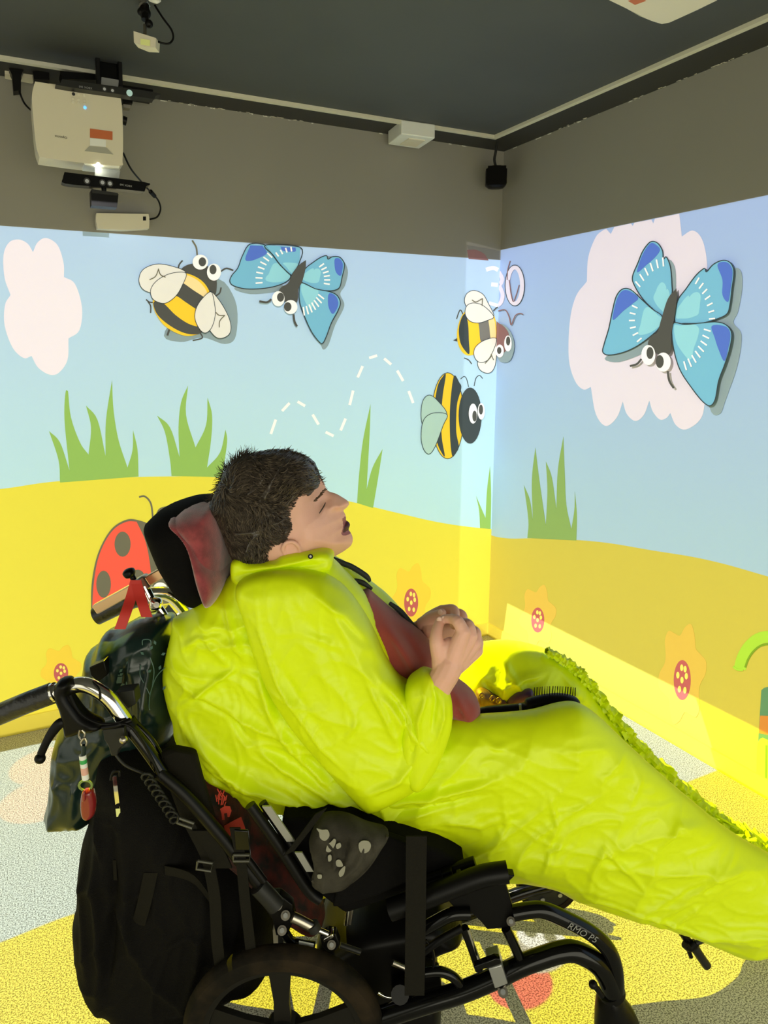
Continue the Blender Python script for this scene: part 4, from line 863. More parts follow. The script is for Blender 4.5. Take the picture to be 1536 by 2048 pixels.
# ---- red jumper
def redd(A, B, d, V0): return crumple(A, B, 9, .010, ang=-.9, stretch=2.2, seed=3) + rc(A, B)
rc = creases([([(745, 1195), (790, 1260), (820, 1310), (855, 1348)], .012, .012), ([(775, 1225), (810, 1265), (850, 1320)], -.008, .008), ([(880, 1330), (905, 1370), (935, 1425)], .010, .008), ([(905, 1400), (925, 1425)], -.008, .006), ([(895, 1345), (930, 1385), (955, 1420)], .008, .006)], 1.38)
inflate('jumper', [(733, 1186), (750, 1198), (790, 1232), (832, 1262), (866, 1298), (873, 1330), (905, 1364), (935, 1383), (957, 1404), (958, 1430), (935, 1439), (915, 1434), (880, 1425), (820, 1400), (790, 1370), (700, 1300), (700, 1210)], 1.40, .055, .12, .05, 'red', per, step=.004, disp=redd)
# ---- hi-vis cape
def wr(cf, seed, ang, k=1.0):
    def f(A, B, d, V0):
        return (crumple(A, B, 5.5, .017, ang, 2.8, seed) + crumple(A, B, 11, .010, ang + .35, 2.6, seed + 4) + crumple(A, B, 24, .0042, ang - .5, 2.2, seed + 8) + crumple(A, B, 50, .0012, ang + .2, 1.3, seed + 12)) * k - .012 * k + cf(A, B)
    return f
tcf = creases([([(343, 1245), (380, 1225), (440, 1185)], .006, .006), ([(355, 1414), (428, 1360), (469, 1332), (478, 1290)], .010, .007), ([(478, 1332), (519, 1346), (537, 1396), (560, 1470)], .014, .010), ([(355, 1442), (420, 1505), (482, 1551), (619, 1606)], .014, .012), ([(360, 1470), (440, 1560), (520, 1600)], -.008, .008),
    ([(482, 1469), (583, 1533), (665, 1588), (720, 1610)], .016, .012), ([(537, 1405), (592, 1496), (646, 1551), (692, 1597)], .014, .010), ([(400, 1250), (440, 1300), (470, 1335)], .008, .008), ([(360, 1300), (400, 1270), (450, 1265)], .007, .007), ([(345, 1400), (400, 1390), (460, 1420), (520, 1500)], -.010, .009),
    ([(440, 1180), (465, 1240), (500, 1330)], .012, .010), ([(560, 1560), (640, 1600), (740, 1630)], .010, .009), ([(610, 1560), (680, 1610), (800, 1650)], -.008, .007)], 1.31)
inflate('cape_body', [(470, 1140), (440, 1175), (402, 1200), (375, 1226), (346, 1237, 1), (344, 1262), (333, 1310), (327, 1352), (335, 1400), (347, 1440), (352, 1470), (380, 1520), (420, 1562), (470, 1590), (502, 1607), (560, 1618), (622, 1624), (645, 1619), (700, 1632), (770, 1650), (835, 1680), (890, 1690), (930, 1600), (900, 1480), (850, 1400), (800, 1358), (783, 1307), (757, 1250), (729, 1192), (692, 1150), (656, 1118), (600, 1104), (520, 1118)],
    1.36, .07, .13, .08, 'jacket', per, step=.0038, disp=wr(tcf, 1, -.75))
scf = creases([([(505, 1170), (519, 1264), (555, 1369), (642, 1496), (710, 1556)], .007, .005), ([(610, 1173), (692, 1227), (738, 1282), (760, 1340)], .013, .009), ([(640, 1165), (710, 1220), (750, 1280)], -.010, .007), ([(724, 1337), (765, 1423), (801, 1496)], .009, .007), ([(738, 1355), (792, 1405), (812, 1442), (801, 1533)], -.012, .008),
    ([(738, 1325), (790, 1390), (815, 1430)], .012, .008), ([(560, 1180), (640, 1330), (700, 1420)], .004, .02), ([(600, 1260), (700, 1300)], .005, .01), ([(540, 1300), (600, 1400), (660, 1480)], -.006, .012), ([(690, 1480), (720, 1430)], .005, .006), ([(720, 1590), (790, 1560), (850, 1500)], .010, .010)], 1.25)
inflate('sleeve', [(472, 1178), (495, 1152), (545, 1140), (600, 1138), (650, 1150), (695, 1185), (728, 1230), (752, 1275), (772, 1320), (800, 1362), (835, 1385), (880, 1440), (868, 1510), (838, 1562), (790, 1592), (745, 1611), (722, 1604), (690, 1572), (640, 1515), (592, 1460), (545, 1390), (510, 1310), (490, 1240)],
    1.30, .062, .10, .05, 'jacket', per, step=.0036, prof=.42, disp=wr(scf, 21, -1.0, .72))
ccf = creases([([(835, 1355), (850, 1390), (835, 1440), (838, 1500)], .010, .006), ([(860, 1350), (872, 1400), (862, 1470)], -.009, .006), ([(885, 1372), (888, 1430), (868, 1500)], .009, .005), ([(815, 1400), (828, 1470), (820, 1540)], -.007, .006), ([(806, 1420), (815, 1380), (840, 1350)], .006, .005)], 1.24)
inflate('cuff', [(806, 1400), (815, 1366), (834, 1350), (848, 1343), (866, 1347), (885, 1360), (899, 1384), (905, 1415), (903, 1450), (889, 1495), (868, 1540), (840, 1572), (812, 1560), (800, 1500), (800, 1440)], 1.275, .045, .06, .035, 'jacket', per, step=.003, prof=.42, disp=wr(ccf, 33, 1.35, .5))
kcf = creases([([(470, 1152), (540, 1143), (640, 1128), (660, 1122)], -.006, .004), ([(478, 1140), (560, 1130), (650, 1112)], .006, .005), ([(480, 1162), (500, 1150), (530, 1150)], .006, .005)], 1.31)
inflate('collar', [(461, 1150), (463, 1124), (480, 1118), (500, 1125), (545, 1122), (566, 1111), (600, 1105), (640, 1102), (661, 1110), (665, 1127), (655, 1142), (610, 1155), (545, 1165), (490, 1172), (468, 1165)], 1.325, .020, .17, .012, 'jacket', per, step=.003, disp=wr(kcf, 41, .1, .3))
stt = MB().tube([P(621, 1113, 1.294), P(621, 1113, 1.305)], .0048, 16, False).build('press_stud', 'black', per); MB().tube([P(621, 1113, 1.2935), P(621, 1113, 1.300)], .0022, 12, False).build('stud_centre', 'silver', stt)
ffc = creases([([(680, 1125), (740, 1175), (800, 1230)], .008, .006)], 1.47)
inflate('front_edge', [(655, 1112), (682, 1122), (715, 1142), (745, 1168), (775, 1192), (805, 1224), (832, 1258), (852, 1292), (810, 1300), (740, 1215), (690, 1160)], 1.48, .05, .06, .03, 'jacket', per, step=.0035, disp=wr(ffc, 51, -.8, .4))
for pts in ([(664, 1116), (684, 1126), (704, 1134), (732, 1152), (740, 1163)], [(708, 1160), (726, 1166), (744, 1178)], [(779, 1206), (800, 1222), (818, 1243), (836, 1266), (850, 1292)]):
    MB().tube([P(x, y, 1.436) for x, y in pts], [.004] + [.0062] * (len(pts) - 2) + [.003], 8).build('elastic_edging', 'elastic', per)
lcf = creases([([(738, 1612), (801, 1590), (870, 1574), (961, 1551), (1010, 1535)], .014, .010), ([(740, 1628), (820, 1606), (900, 1592), (980, 1570)], -.010, .008), ([(930, 1460), (990, 1490), (1040, 1480)], .005, .006), ([(1000, 1450), (1060, 1445), (1120, 1430)], .006, .008), ([(960, 1720), (1010, 1640), (1000, 1560)], .005, .008),
    ([(1080, 1700), (1110, 1640), (1090, 1560)], .006, .008), ([(1170, 1790), (1180, 1720), (1200, 1680), (1260, 1740), (1300, 1790)], .007, .007), ([(1240, 1620), (1280, 1560), (1250, 1480)], .005, .008), ([(1080, 1740), (1094, 1690), (1130, 1670)], .006, .005), ([(1340, 1800), (1420, 1740), (1500, 1730)], .008, .010),
    ([(860, 1620), (960, 1640), (1060, 1600)], .006, .012), ([(700, 1625), (800, 1645), (900, 1700), (960, 1735)], .010, .007), ([(1150, 1785), (1300, 1825), (1450, 1880)], .007, .006), ([(1290, 1700), (1350, 1640), (1440, 1660)], .006, .008)], 1.31)
LEGPX = [(690, 1540), (790, 1480), (860, 1455), (905, 1441), (960, 1437), (1060, 1429), (1120, 1414), (1160, 1412), (1200, 1436), (1260, 1493), (1330, 1556), (1400, 1616), (1450, 1656), (1500, 1690), (1570, 1730), (1640, 1790), (1640, 1900), (1570, 1890), (1536, 1893), (1482, 1904), (1420, 1882), (1340, 1850), (1240, 1820), (1150, 1791), (1100, 1766), (1050, 1755), (1000, 1754), (962, 1749), (925, 1727), (882, 1700), (820, 1672), (760, 1649), (700, 1632), (650, 1600)]
inflate('leg_cover', LEGPX, 1.36, .075, .09, .10, 'jacket', per, step=.0038, disp=wr(lcf, 61, .25, .8))
fcf = creases([([(960, 1300), (1010, 1330), (1060, 1400)], .010, .010), ([(990, 1370), (1050, 1350), (1110, 1345)], .010, .008), ([(1100, 1310), (1140, 1370), (1200, 1430)], .010, .008), ([(960, 1350), (1000, 1400), (1010, 1440)], -.010, .010)], 1.55)
inflate('far_leg_cover', [(915, 1500), (905, 1400), (925, 1310), (945, 1292), (985, 1283), (1030, 1283), (1090, 1298), (1130, 1322), (1160, 1346), (1185, 1378), (1212, 1415), (1260, 1474), (1320, 1535), (1390, 1597), (1440, 1640), (1480, 1662), (1536, 1692), (1640, 1760), (1640, 1850), (1500, 1805), (1400, 1765), (1320, 1725), (1230, 1660), (1100, 1590), (1000, 1570), (930, 1550)], 1.64, .12, .06, .09, 'jacket', per, step=.0042, disp=wr(fcf, 71, .8, .9))
hm = MB(); edge = [(1090, 1297), (1130, 1320), (1160, 1345), (1188, 1380), (1222, 1425), (1262, 1475), (1320, 1533), (1390, 1596), (1440, 1640), (1480, 1664), (1536, 1694), (1600, 1730)]
ep_, _ = catmull([P(x + 3, y + 4, 1.60) for x, y in edge], 26, [0] * len(edge)); n = len(ep_); V = []; Fc = []; rr = random.Random(9); SG = 14
ph = [rr.uniform(0, 6.28) for _ in range(8)]
for i, p in enumerate(ep_):
    t_ = (ep_[min(i + 1, n - 1)] - ep_[max(i - 1, 0)]).normalized(); up = (zv - t_ * t_.z).normalized(); sd = t_.cross(up); big = .009 + .014 * (i / n)
    for k in range(SG):
        a = 2 * math.pi * k / SG; r = big * (.8 + .75 * float(abs(perlin(np.array([i * .23 + 3.1]), np.array([k * .55]))[0])) * 2 + .35 * math.sin(i * .35 + ph[k % 8]) + rr.uniform(-.12, .12)); V.append(p + (up * math.cos(a) * .8 + sd * math.sin(a) * 1.3) * r)
for i in range(n - 1):
    for k in range(SG): k2 = (k + 1) % SG; Fc.append((i * SG + k, i * SG + k2, (i + 1) * SG + k2, (i + 1) * SG + k))
hm.add(V, Fc).build('ruffled_hem', 'jacket', per)
fr = MB()
for (x0, y0, x1, y1, x2, y2) in ((1480, 1655, 1418, 1632, 1432, 1640), (1490, 1665, 1440, 1640, 1428, 1628), (1490, 1668, 1462, 1690, 1452, 1668), (1500, 1672, 1482, 1700, 1462, 1690), (1520, 1672, 1512, 1680, 1480, 1682), (1536, 1690, 1520, 1684, 1500, 1660)):
    p0, p1, p2 = P(x0, y0, 1.56), P(x1, y1, 1.50), P(x2, y2, 1.49); p3 = (p0 + p1 + p2) / 3 - hv * .02 + zv * .008
    fr.add([p0, p1, p2, p3, p3 + hv * .012], [(0, 1, 3), (1, 2, 3), (2, 0, 3), (0, 4, 1), (1, 4, 2), (2, 4, 0)])
fr.build('gathered_ruffle', 'jacket', per, False)
hemb = MB().tube([P(x, y, 1.385) for x, y in [(640, 1620), (672, 1628), (700, 1637), (740, 1648), (780, 1660), (800, 1668)]], [.004, .006, .0075, .007, .006, .004], 8).build('elastic_hem', 'jacket', per)
# ---- things in the lap
hb = thing('hairbrush', 'black paddle hairbrush with bristles up lying on the near knee', 'hairbrush', P(1050, 1415, 1.47))
bs = [(958, 1418), (1000, 1412), (1045, 1408), (1052, 1400), (1080, 1392), (1120, 1388), (1150, 1394), (1160, 1404), (1155, 1414), (1100, 1418), (1045, 1424), (990, 1433), (960, 1434)]
inflate('paddle', bs, 1.44, .018, .018, .012, 'black', hb, step=.002, soft=1)
MB().tube([P(1040, 1408, 1.424), P(1042, 1424, 1.424)], .003, 8).build('ring', 'silver', hb)
br = MB()
for i in range(17):
    for j in range(2):
        x = 1068 + i * 5.1; y0 = 1393 - 3.5 * math.sin(max(0, min(1, (x - 1060) / 95)) * 3.14) ; p0 = P(x + j, y0, 1.428 + j * .008); br.tube([p0, p0 + zv * .020 + rv * rr.uniform(-.0015, .0015)], .0006, 5, False)
bo = br.build('bristles', 'black', hb); bo['kind'] = 'stuff'
pb = thing('detangling_brush', 'purple plastic hairbrush back tilted behind the black hairbrush', 'hairbrush', P(1040, 1395, 1.52))
inflate('brush_back', [(1014, 1402), (1030, 1388), (1052, 1379), (1064, 1380), (1066, 1390), (1050, 1400), (1030, 1410), (1018, 1412)], 1.52, .016, .016, .010, 'purple', pb, step=.002, soft=1)
MB().tube([P(1012, 1405, 1.52), P(1000, 1412, 1.52), P(985, 1418, 1.52)], [.010, .008, .007], 12).build('handle', 'purple', pb)
ty = thing('toy_figure', 'small curled brown toy lying between jumper hem and brushes', 'toy', P(980, 1395, 1.53))
inflate('toy_body', [(952, 1402), (952, 1384), (964, 1377), (978, 1382), (990, 1390), (1006, 1393), (1013, 1402), (1005, 1412), (980, 1416), (960, 1414)], 1.53, .022, .022, .014, 'brown', ty, step=.002, soft=1)
for x, y, r in ((963, 1392, .011), (985, 1398, .007), (997, 1402, .006)): MB().tube([P(x - 5, y, 1.505), P(x, y - 6, 1.503), P(x + 5, y, 1.505), P(x, y + 5, 1.506), P(x - 4, y + 1, 1.506)], .0022, 6).build('toy_coil', 'brown', ty)
# ================================================================== the wheelchair
VN, VF = 1.19, 1.70          # near and far side of the frame
wc = thing('wheelchair', 'black tilted-back wheelchair under the person in the yellow cape', 'wheelchair', P(700, 2200, 1.45))
def T(name, pts, r, mat='blackgloss', v=VN, seg=14, parent=None, smooth=True, flat=1.0):
    q = [P(p[0], p[1], p[2] if len(p) > 2 else v) for p in pts]
    return MB().tube(q, r, seg, smooth, flat=flat).build(name, mat, parent or wc)
def PLT(name, px, v, th, mat='blackgloss', parent=None, smooth=False, bev=.002):
    pp = smoothpoly(px, 4) if smooth else [(p[0], p[1]) for p in px]
    o = MB().prism([P(x, y, v) for x, y in pp], hv * th).build(name, mat, parent or wc)
    if bev: m_ = o.modifiers.new('bevel', 'BEVEL'); m_.width = bev; m_.segments = 2; m_.limit_method = 'ANGLE'
    return o
def bolt(x, y, v, r, parent=None, mat='steel'):
    o = MB().tube([P(x, y, v), P(x, y, v - .006)], r, 18, False).build('bolt', mat, parent or wc)
    MB().tube([P(x, y, v - .005), P(x, y, v - .010)], r * .55, 6, False).build('bolt_head', 'silver', o); return o
def wheel(name, cu, cw, v, R, wd, spokes, tire, hubr, prnt):
    """wheel whose axle runs across the chair; tyre, rim, spokes and hub are parts"""
    c = FR(cu, v, cw); TS = []
    prof = [(R * .985, -wd * .30), (R, 0), (R * .985, wd * .30), (R * .95, wd * .48), (R * .88, wd * .5), (R * .80, wd * .42), (R * .80, -wd * .42), (R * .88, -wd * .5), (R * .95, -wd * .48)]
    def lathe(pr, n, mat, nm, parent):
        V = []; Fc = []; m_ = len(pr)
        for i in range(n):
            a = 2 * math.pi * i / n
            for r, y in pr: V.append(c + (rv * math.cos(a) + zv * math.sin(a)) * r + hv * y)
        for i in range(n):
            for k in range(m_): Fc.append((i * m_ + k, i * m_ + (k + 1) % m_, ((i + 1) % n) * m_ + (k + 1) % m_, ((i + 1) % n) * m_ + k))
        return MB().add(V, Fc).build(nm, mat, parent)
    w0 = lathe(prof, 72, tire, name, prnt)
    lathe([(R * .81, -wd * .36), (R * .81, wd * .36), (R * .74, wd * .30), (R * .72, 0), (R * .74, -wd * .30)], 60, 'rim', 'rim', w0)
    for i in range(spokes):
        a = 2 * math.pi * i / spokes + math.pi / 2 + .02; d = rv * math.cos(a) + zv * math.sin(a); t = rv * -math.sin(a) + zv * math.cos(a)
        V = []
        for r, hw in ((hubr * .8, R * .085), (R * .4, R * .075), (R * .76, R * .11)):
            for sy in (-1, 1):
                V += [c + d * r + t * hw + hv * sy * wd * .16, c + d * r - t * hw + hv * sy * wd * .16]
        Fc = []
        for j in range(2):
            b = j * 4; Fc += [(b, b + 1, b + 5, b + 4), (b + 3, b + 2, b + 6, b + 7), (b + 1, b + 3, b + 7, b + 5), (b + 2, b, b + 4, b + 6)]
        Fc += [(0, 2, 3, 1), (8, 9, 11, 10)]
        MB().add(V, Fc).build('spoke', 'rim', w0)
    lathe([(hubr, -wd * .5), (hubr, wd * .5), (.002, wd * .5), (.002, -wd * .5)], 32, 'grey', 'hub', w0)
    return w0
wheel('rear_wheel', -.199, .201, 1.18, .200, .042, 5, 'rubber', .035, wc); wheel('rear_wheel', -.199, .201, 1.72, .200, .042, 5, 'rubber', .035, wc)
def caster(u, v, R, nm):
    k = wheel('caster_wheel', u, R + .001, v, R, .034, 0, 'rubber', .030, wc)
    MB().tube([FR(u, v + .012, R), FR(u, v - .012, R)], R * .76, 32, False).build('disc', 'grey', k)
    for a in range(5): MB().tube([FR(u + .042 * math.cos(a * 1.257 + .6), v - .0125, R + .042 * math.sin(a * 1.257 + .6)), FR(u + .042 * math.cos(a * 1.257 + .6), v - .016, R + .042 * math.sin(a * 1.257 + .6))], .006, 12, False).build('bolt', 'silver', k)
    for sy in (-1, 1):
        MB().ribbon([FR(u, v + sy * .024, R), FR(u + .01, v + sy * .026, R * 1.6), FR(u + .02, v + sy * .022, R * 2.15)], rv * .045, hv * .008).build('fork_blade', 'black', k)
    return k
def um(x, y, v): return UW(x, y, v)[0]
caster(um(1095, 1760, 1.73), 1.73, .086, 'a'); caster(um(1238, 2090, 1.20), 1.20, .086, 'b')
nc = um(1238, 1990, 1.20)
inflate('caster_fork_housing', [(1190, 2060), (1192, 2010), (1198, 1990), (1205, 1975), (1215, 1968), (1240, 1982), (1250, 1998), (1268, 2022), (1280, 2050), (1290, 2090), (1240, 2100), (1200, 2090)], 1.20, .035, .035, .03, 'black', wc, step=.003, soft=1)
T('caster_pin', [(1204, 1992), (1190, 1972)], .0055, 'black', 1.17); MB().ball(P(1186, 1969, 1.165), .0085).build('brake_knob', 'black', wc)
T('tube_collar', [(1221, 1980, 1.195), (1226, 1990, 1.195)], .026, 'black', seg=20)
# near and far side frames
T('lower_rail', [(760, 2035), (850, 2006), (925, 1983), (996, 1953), (1041, 1931), (1087, 1914), (1120, 1904), (1150, 1903), (1187, 1921), (1209, 1945), (1226, 1985)], .0205)
ur = T('upper_rail', [(1026, 1826), (1060, 1820), (1086, 1820), (1122, 1834), (1179, 1864), (1214, 1896), (1230, 1936), (1233, 1985)], .0155)
a_, b_v = P(1124, 1846, VN - .0165), P(1205, 1890, VN - .0165)
xd = (b_v - a_).normalized(); yd = xd.cross(hv) * -1; yd = yd if yd.z > 0 else -yd
lt = MB(); text_mb(lt, 'RMO P5', (a_ + b_v) / 2 + yd * -.004, xd, yd, .0135); lt.build('lettering', 'silver', ur, False)
T('lower_rail', [(760, 1870, VF), (900, 1840, VF), (1030, 1790, VF), (1100, 1770, VF)], .018, v=VF)
PLT('hinge_plate', [(905, 1768), (981, 1747), (1030, 1752), (1020, 1762), (1010, 1764), (1020, 1795), (1030, 1830), (1028, 1850), (1005, 1856), (974, 1859), (963, 1845), (945, 1828), (910, 1818), (895, 1800)], VN + .004, .02, 'black')
bolt(1022, 1843, VN, .0085)
T('seat_rail', [(780, 1820), (850, 1795), (910, 1772), (965, 1752), (1015, 1744)], .021, 'black'); T('seat_rail', [(780, 1790, VF), (860, 1760, VF), (940, 1728, VF)], .018, 'black', VF)
T('upper_seat_bar', [(820, 1768), (860, 1755), (914, 1736), (950, 1724)], .012, 'black', 1.24); PLT('bar_bracket', [(883, 1748), (904, 1742), (910, 1772), (890, 1780)], 1.22, .02, 'black')
T('knob_stem', [(906, 1760, 1.21), (916, 1757, 1.205)], .003, 'steel'); PLT('knob', [(912, 1748), (922, 1745), (926, 1756), (916, 1762)], 1.20, .012, 'black')
T('link_bar', [(840, 1862), (870, 1845), (905, 1828), (940, 1826)], .013); T('link_bar', [(845, 1905), (880, 1880), (925, 1855)], .008, 'black')
T('strut', [(928, 1855), (945, 1900), (958, 1938)], .0085, 'black'); T('strut_chrome_edge', [(936, 1858), (956, 1918)], .0035, 'chrome', VN - .004); T('strut', [(1012, 1857), (1028, 1890), (1042, 1922)], .0095)  # thin chrome tube along the edge of the strut
PLT('brake_lever_plate', [(948, 1934), (950, 1942), (985, 1935), (1003, 1928), (1000, 1918), (990, 1917)], VN - .03, .014, 'blackgloss')
PLT('rail_clamp', [(977, 1938), (1003, 1930), (1016, 1968), (990, 1978)], VN - .026, .05, 'silver'); bolt(1006, 1984, VN - .015, .010)
T('brake_arc', [(850, 1945), (880, 1943), (905, 1953), (922, 1972), (925, 1985)], .010); PLT('brake_block', [(820, 1955), (850, 1935), (880, 1950), (885, 1985), (850, 2000), (825, 1990)], 1.22, .03, 'black')
T('brake_cable', [(852, 1880), (865, 1900), (868, 1925), (862, 1945)], .0025, 'black', seg=8)
T('cross_tube', [(900, 1780, VN), (900, 1740, VF)], .014, 'black'); T('cross_tube', [(800, 1990, VN), (800, 1860, VF)], .018, 'black'); T('cross_tube', [(565, 2060, 1.2), (565, 1930, VF)], .018, 'black')
# seat box and dark base between the wheels
PLT('seat_shell', [(560, 1640), (700, 1640), (800, 1675), (880, 1705), (935, 1735), (900, 1752), (850, 1768), (780, 1800), (690, 1830), (650, 1800), (600, 1760)], 1.24, .40, 'blackfab', bev=.01)
PLT('side_panel', [(735, 1660), (820, 1690), (845, 1720), (838, 1755), (760, 1790), (690, 1812), (665, 1815), (672, 1785), (700, 1765), (740, 1720)], 1.205, .02, 'blackfab', bev=.004)
inflate('base_unit', [(640, 1875), (700, 1830), (780, 1810), (860, 1800), (900, 1822), (925, 1850), (880, 1870), (845, 1895), (830, 1930), (880, 1965), (870, 2050), (790, 2045), (745, 1975), (690, 1925), (640, 1905)], 1.34, .08, .2, .03, 'black', wc, step=.006, soft=1)
T('chrome_post', [(700, 1795, 1.25), (692, 1848, 1.25)], .0055, 'chrome'); T('chrome_post', [(708, 1795, 1.252), (700, 1848, 1.252)], .003, 'steel')
T('silver_bar', [(756, 1985, 1.21), (780, 1995, 1.21), (822, 1990, 1.21)], .003, 'chrome'); bolt(826, 2003, 1.20, .007)
T('axle_tube', [(680, 1890, 1.24), (721, 1904, 1.24)], .006, 'grey'); T('grey_rod', [(785, 1925, 1.24), (815, 1938, 1.24)], .006, 'steel')
PLT('rear_post', [(545, 1860), (570, 1858), (575, 1912), (548, 1912)], 1.30, .03, 'cream'); PLT('rear_upright', [(556, 1850), (566, 1850), (568, 1915), (556, 1915)], 1.27, .02, 'blackgloss')
# tilt linkage at the rear
PLT('link_plate', [(530, 1790), (560, 1790), (585, 1810), (590, 1835), (575, 1870), (552, 1872), (545, 1840), (525, 1812)], 1.215, .02, 'black')
for x, y in ((555, 1811), (571, 1831), (564, 1861)): bolt(x, y, 1.213, .0092)
ac = T('actuator', [(585, 1834), (600, 1841), (626, 1855)], .0105, 'steel', 1.20); T('actuator_collar', [(624, 1848, 1.20), (631, 1860, 1.20)], .0125, 'grey', parent=ac); T('actuator_shaft', [(630, 1857, 1.20), (656, 1868, 1.20)], .0055, 'chrome', parent=ac)
PLT('clevis', [(640, 1876), (655, 1866), (672, 1868), (680, 1890), (672, 1902), (652, 1902), (642, 1890)], 1.205, .02, 'black'); PLT('clevis_cap', [(646, 1880), (666, 1868), (668, 1875), (648, 1886)], 1.20, .02, 'chrome'); bolt(663, 1890, 1.20, .0085)
bt = T('bent_tube', [(570, 1866), (580, 1880), (594, 1888), (630, 1893)], .0095, 'blackgloss', 1.215); PLT('rating_label', [(598, 1882), (628, 1888), (626, 1900), (597, 1894)], 1.203, .001, 'tag', bt, bev=0)
# back canes, gas spring, silver flat bars
T('back_cane', [(318, 1545), (370, 1590), (440, 1670), (500, 1745), (545, 1800)], .0125, 'black', 1.21); T('back_cane', [(395, 1250, VF), (460, 1400, VF), (560, 1600, VF), (640, 1760, VF)], .0125, 'black', VF)
T('gas_spring_rod', [(495, 1718, 1.205), (528, 1762, 1.205)], .0075, 'black'); T('gas_spring', [(516, 1772, 1.205), (535, 1792, 1.205), (553, 1812, 1.205)], .018, 'grey')
MB().ribbon([P(533, 1612, 1.20), P(582, 1682, 1.20)], rv * .016, hv * .004, smooth=False).build('flat_bar', 'silver', wc); MB().ribbon([P(597, 1704, 1.20), P(620, 1742, 1.20)], rv * .014, hv * .004, smooth=False).build('flat_bar', 'silver', wc)
T('side_tube', [(500, 1610, 1.205), (560, 1695, 1.205), (614, 1778, 1.205), (640, 1800, 1.205)], .0105, 'black'); T('side_tube', [(525, 1605, 1.22), (600, 1720, 1.22), (640, 1790, 1.22)], .008, 'black')
MB().ribbon([P(642, 1622, 1.185), P(610, 1665, 1.185), P(578, 1706, 1.19)], (rv + zv * .6) * .022, hv * .003, smooth=False).build('strap', 'strap', wc)
MB().ribbon([P(833, 1672, 1.165), P(832, 1750, 1.16), P(831, 1850, 1.155), P(829, 1990, 1.155)], rv * .038, hv * .003).build('tie_down_strap', 'strap', wc)
# push handles
def handle(pts_grip, pts_tube, v, rg, rt, lbl):
    q = T('push_handle', pts_tube, rt, 'chrome', v, 18); T('grip', pts_grip, rg, 'grip', v, 16, parent=q); return q
h1 = handle([(-60, 1452, 1.20), (0, 1428, 1.205), (50, 1407, 1.205), (105, 1386, 1.21)], [(100, 1388, 1.21), (135, 1375, 1.215), (165, 1369, 1.215), (195, 1380, 1.215), (222, 1402, 1.215), (255, 1450, 1.215)], 1.21, .0195, .0145, 'near')
T('chrome_ring', [(103, 1387, 1.21), (112, 1384, 1.21)], .0185, 'chrome', parent=h1); T('cable_tie', [(185, 1363, 1.213), (198, 1378, 1.197), (200, 1398, 1.2)], .002, 'black', parent=h1)
T('cane_tube', [(252, 1446), (290, 1495), (325, 1545)], .0125, 'blackgloss', 1.215); T('cane_clamp', [(250, 1445, 1.215), (258, 1456, 1.215)], .020, 'black'); T('inner_cane', [(262, 1440, 1.26), (300, 1480, 1.26), (328, 1530, 1.26)], .008, 'blackgloss')
inflate('brake_lever_housing', [(112, 1372), (122, 1357), (140, 1356), (147, 1368), (142, 1382), (152, 1400), (172, 1425), (200, 1440), (208, 1452), (190, 1460), (168, 1462), (150, 1468), (134, 1468), (128, 1440), (122, 1415), (114, 1395)], 1.205, .022, .022, .012, 'black', wc, step=.0025, soft=1)
T('brake_lever', [(140, 1450, 1.195), (122, 1446, 1.19), (105, 1464, 1.185), (92, 1486, 1.18), (82, 1508, 1.178)], [.008, .010, .0085, .007, .007], 'black', seg=12, flat=.7); MB().ball(P(80, 1517, 1.178), .0098).build('lever_ball', 'black', wc)
T('brake_cable', [(140, 1390, 1.19), (160, 1425, 1.19), (200, 1447, 1.19), (260, 1452, 1.19), (300, 1510, 1.20), (322, 1560, 1.20)], .0025, 'black', seg=8); T('brake_cable', [(228, 1505, 1.19), (250, 1530, 1.19), (290, 1548, 1.2), (320, 1560, 1.21)], .0025, 'grey', seg=8)
T('cable_clamp', [(205, 1455, 1.19), (235, 1450, 1.19), (262, 1440, 1.20)], .005, 'black'); PLT('clip_block', [(205, 1460), (248, 1455), (250, 1490), (238, 1498), (234, 1512), (222, 1512), (216, 1492), (208, 1480)], 1.185, .02, 'grey')
MB().ball(P(247, 1479, 1.172), .0078).build('release_button', 'steel', wc)
PLT('bracket_block', [(178, 1335), (208, 1322), (215, 1350), (195, 1365), (180, 1350)], 1.30, .03, 'black'); PLT('grey_clip', [(230, 1385), (268, 1380), (272, 1408), (255, 1418), (240, 1400)], 1.24, .03, 'grey')
co = MB(); pts = []
for i in range(90):
    t = i / 89; x = 290 + 62 * t; y = 1548 + 95 * t; a = i * .62; pts.append(P(x + 10 * math.cos(a), y + 9 * math.sin(a), 1.19 + .008 * math.sin(a)))
co.tube(pts, .0022, 7, False).build('coiled_cable', 'grey', wc)
h2 = handle([(193, 1232, 1.66), (235, 1212, 1.66), (285, 1190, 1.66)], [(285, 1192, 1.66), (312, 1186, 1.66), (335, 1188, 1.66), (358, 1204, 1.66), (385, 1240, 1.66), (410, 1290, 1.66)], 1.66, .0225, .0165, 'far')
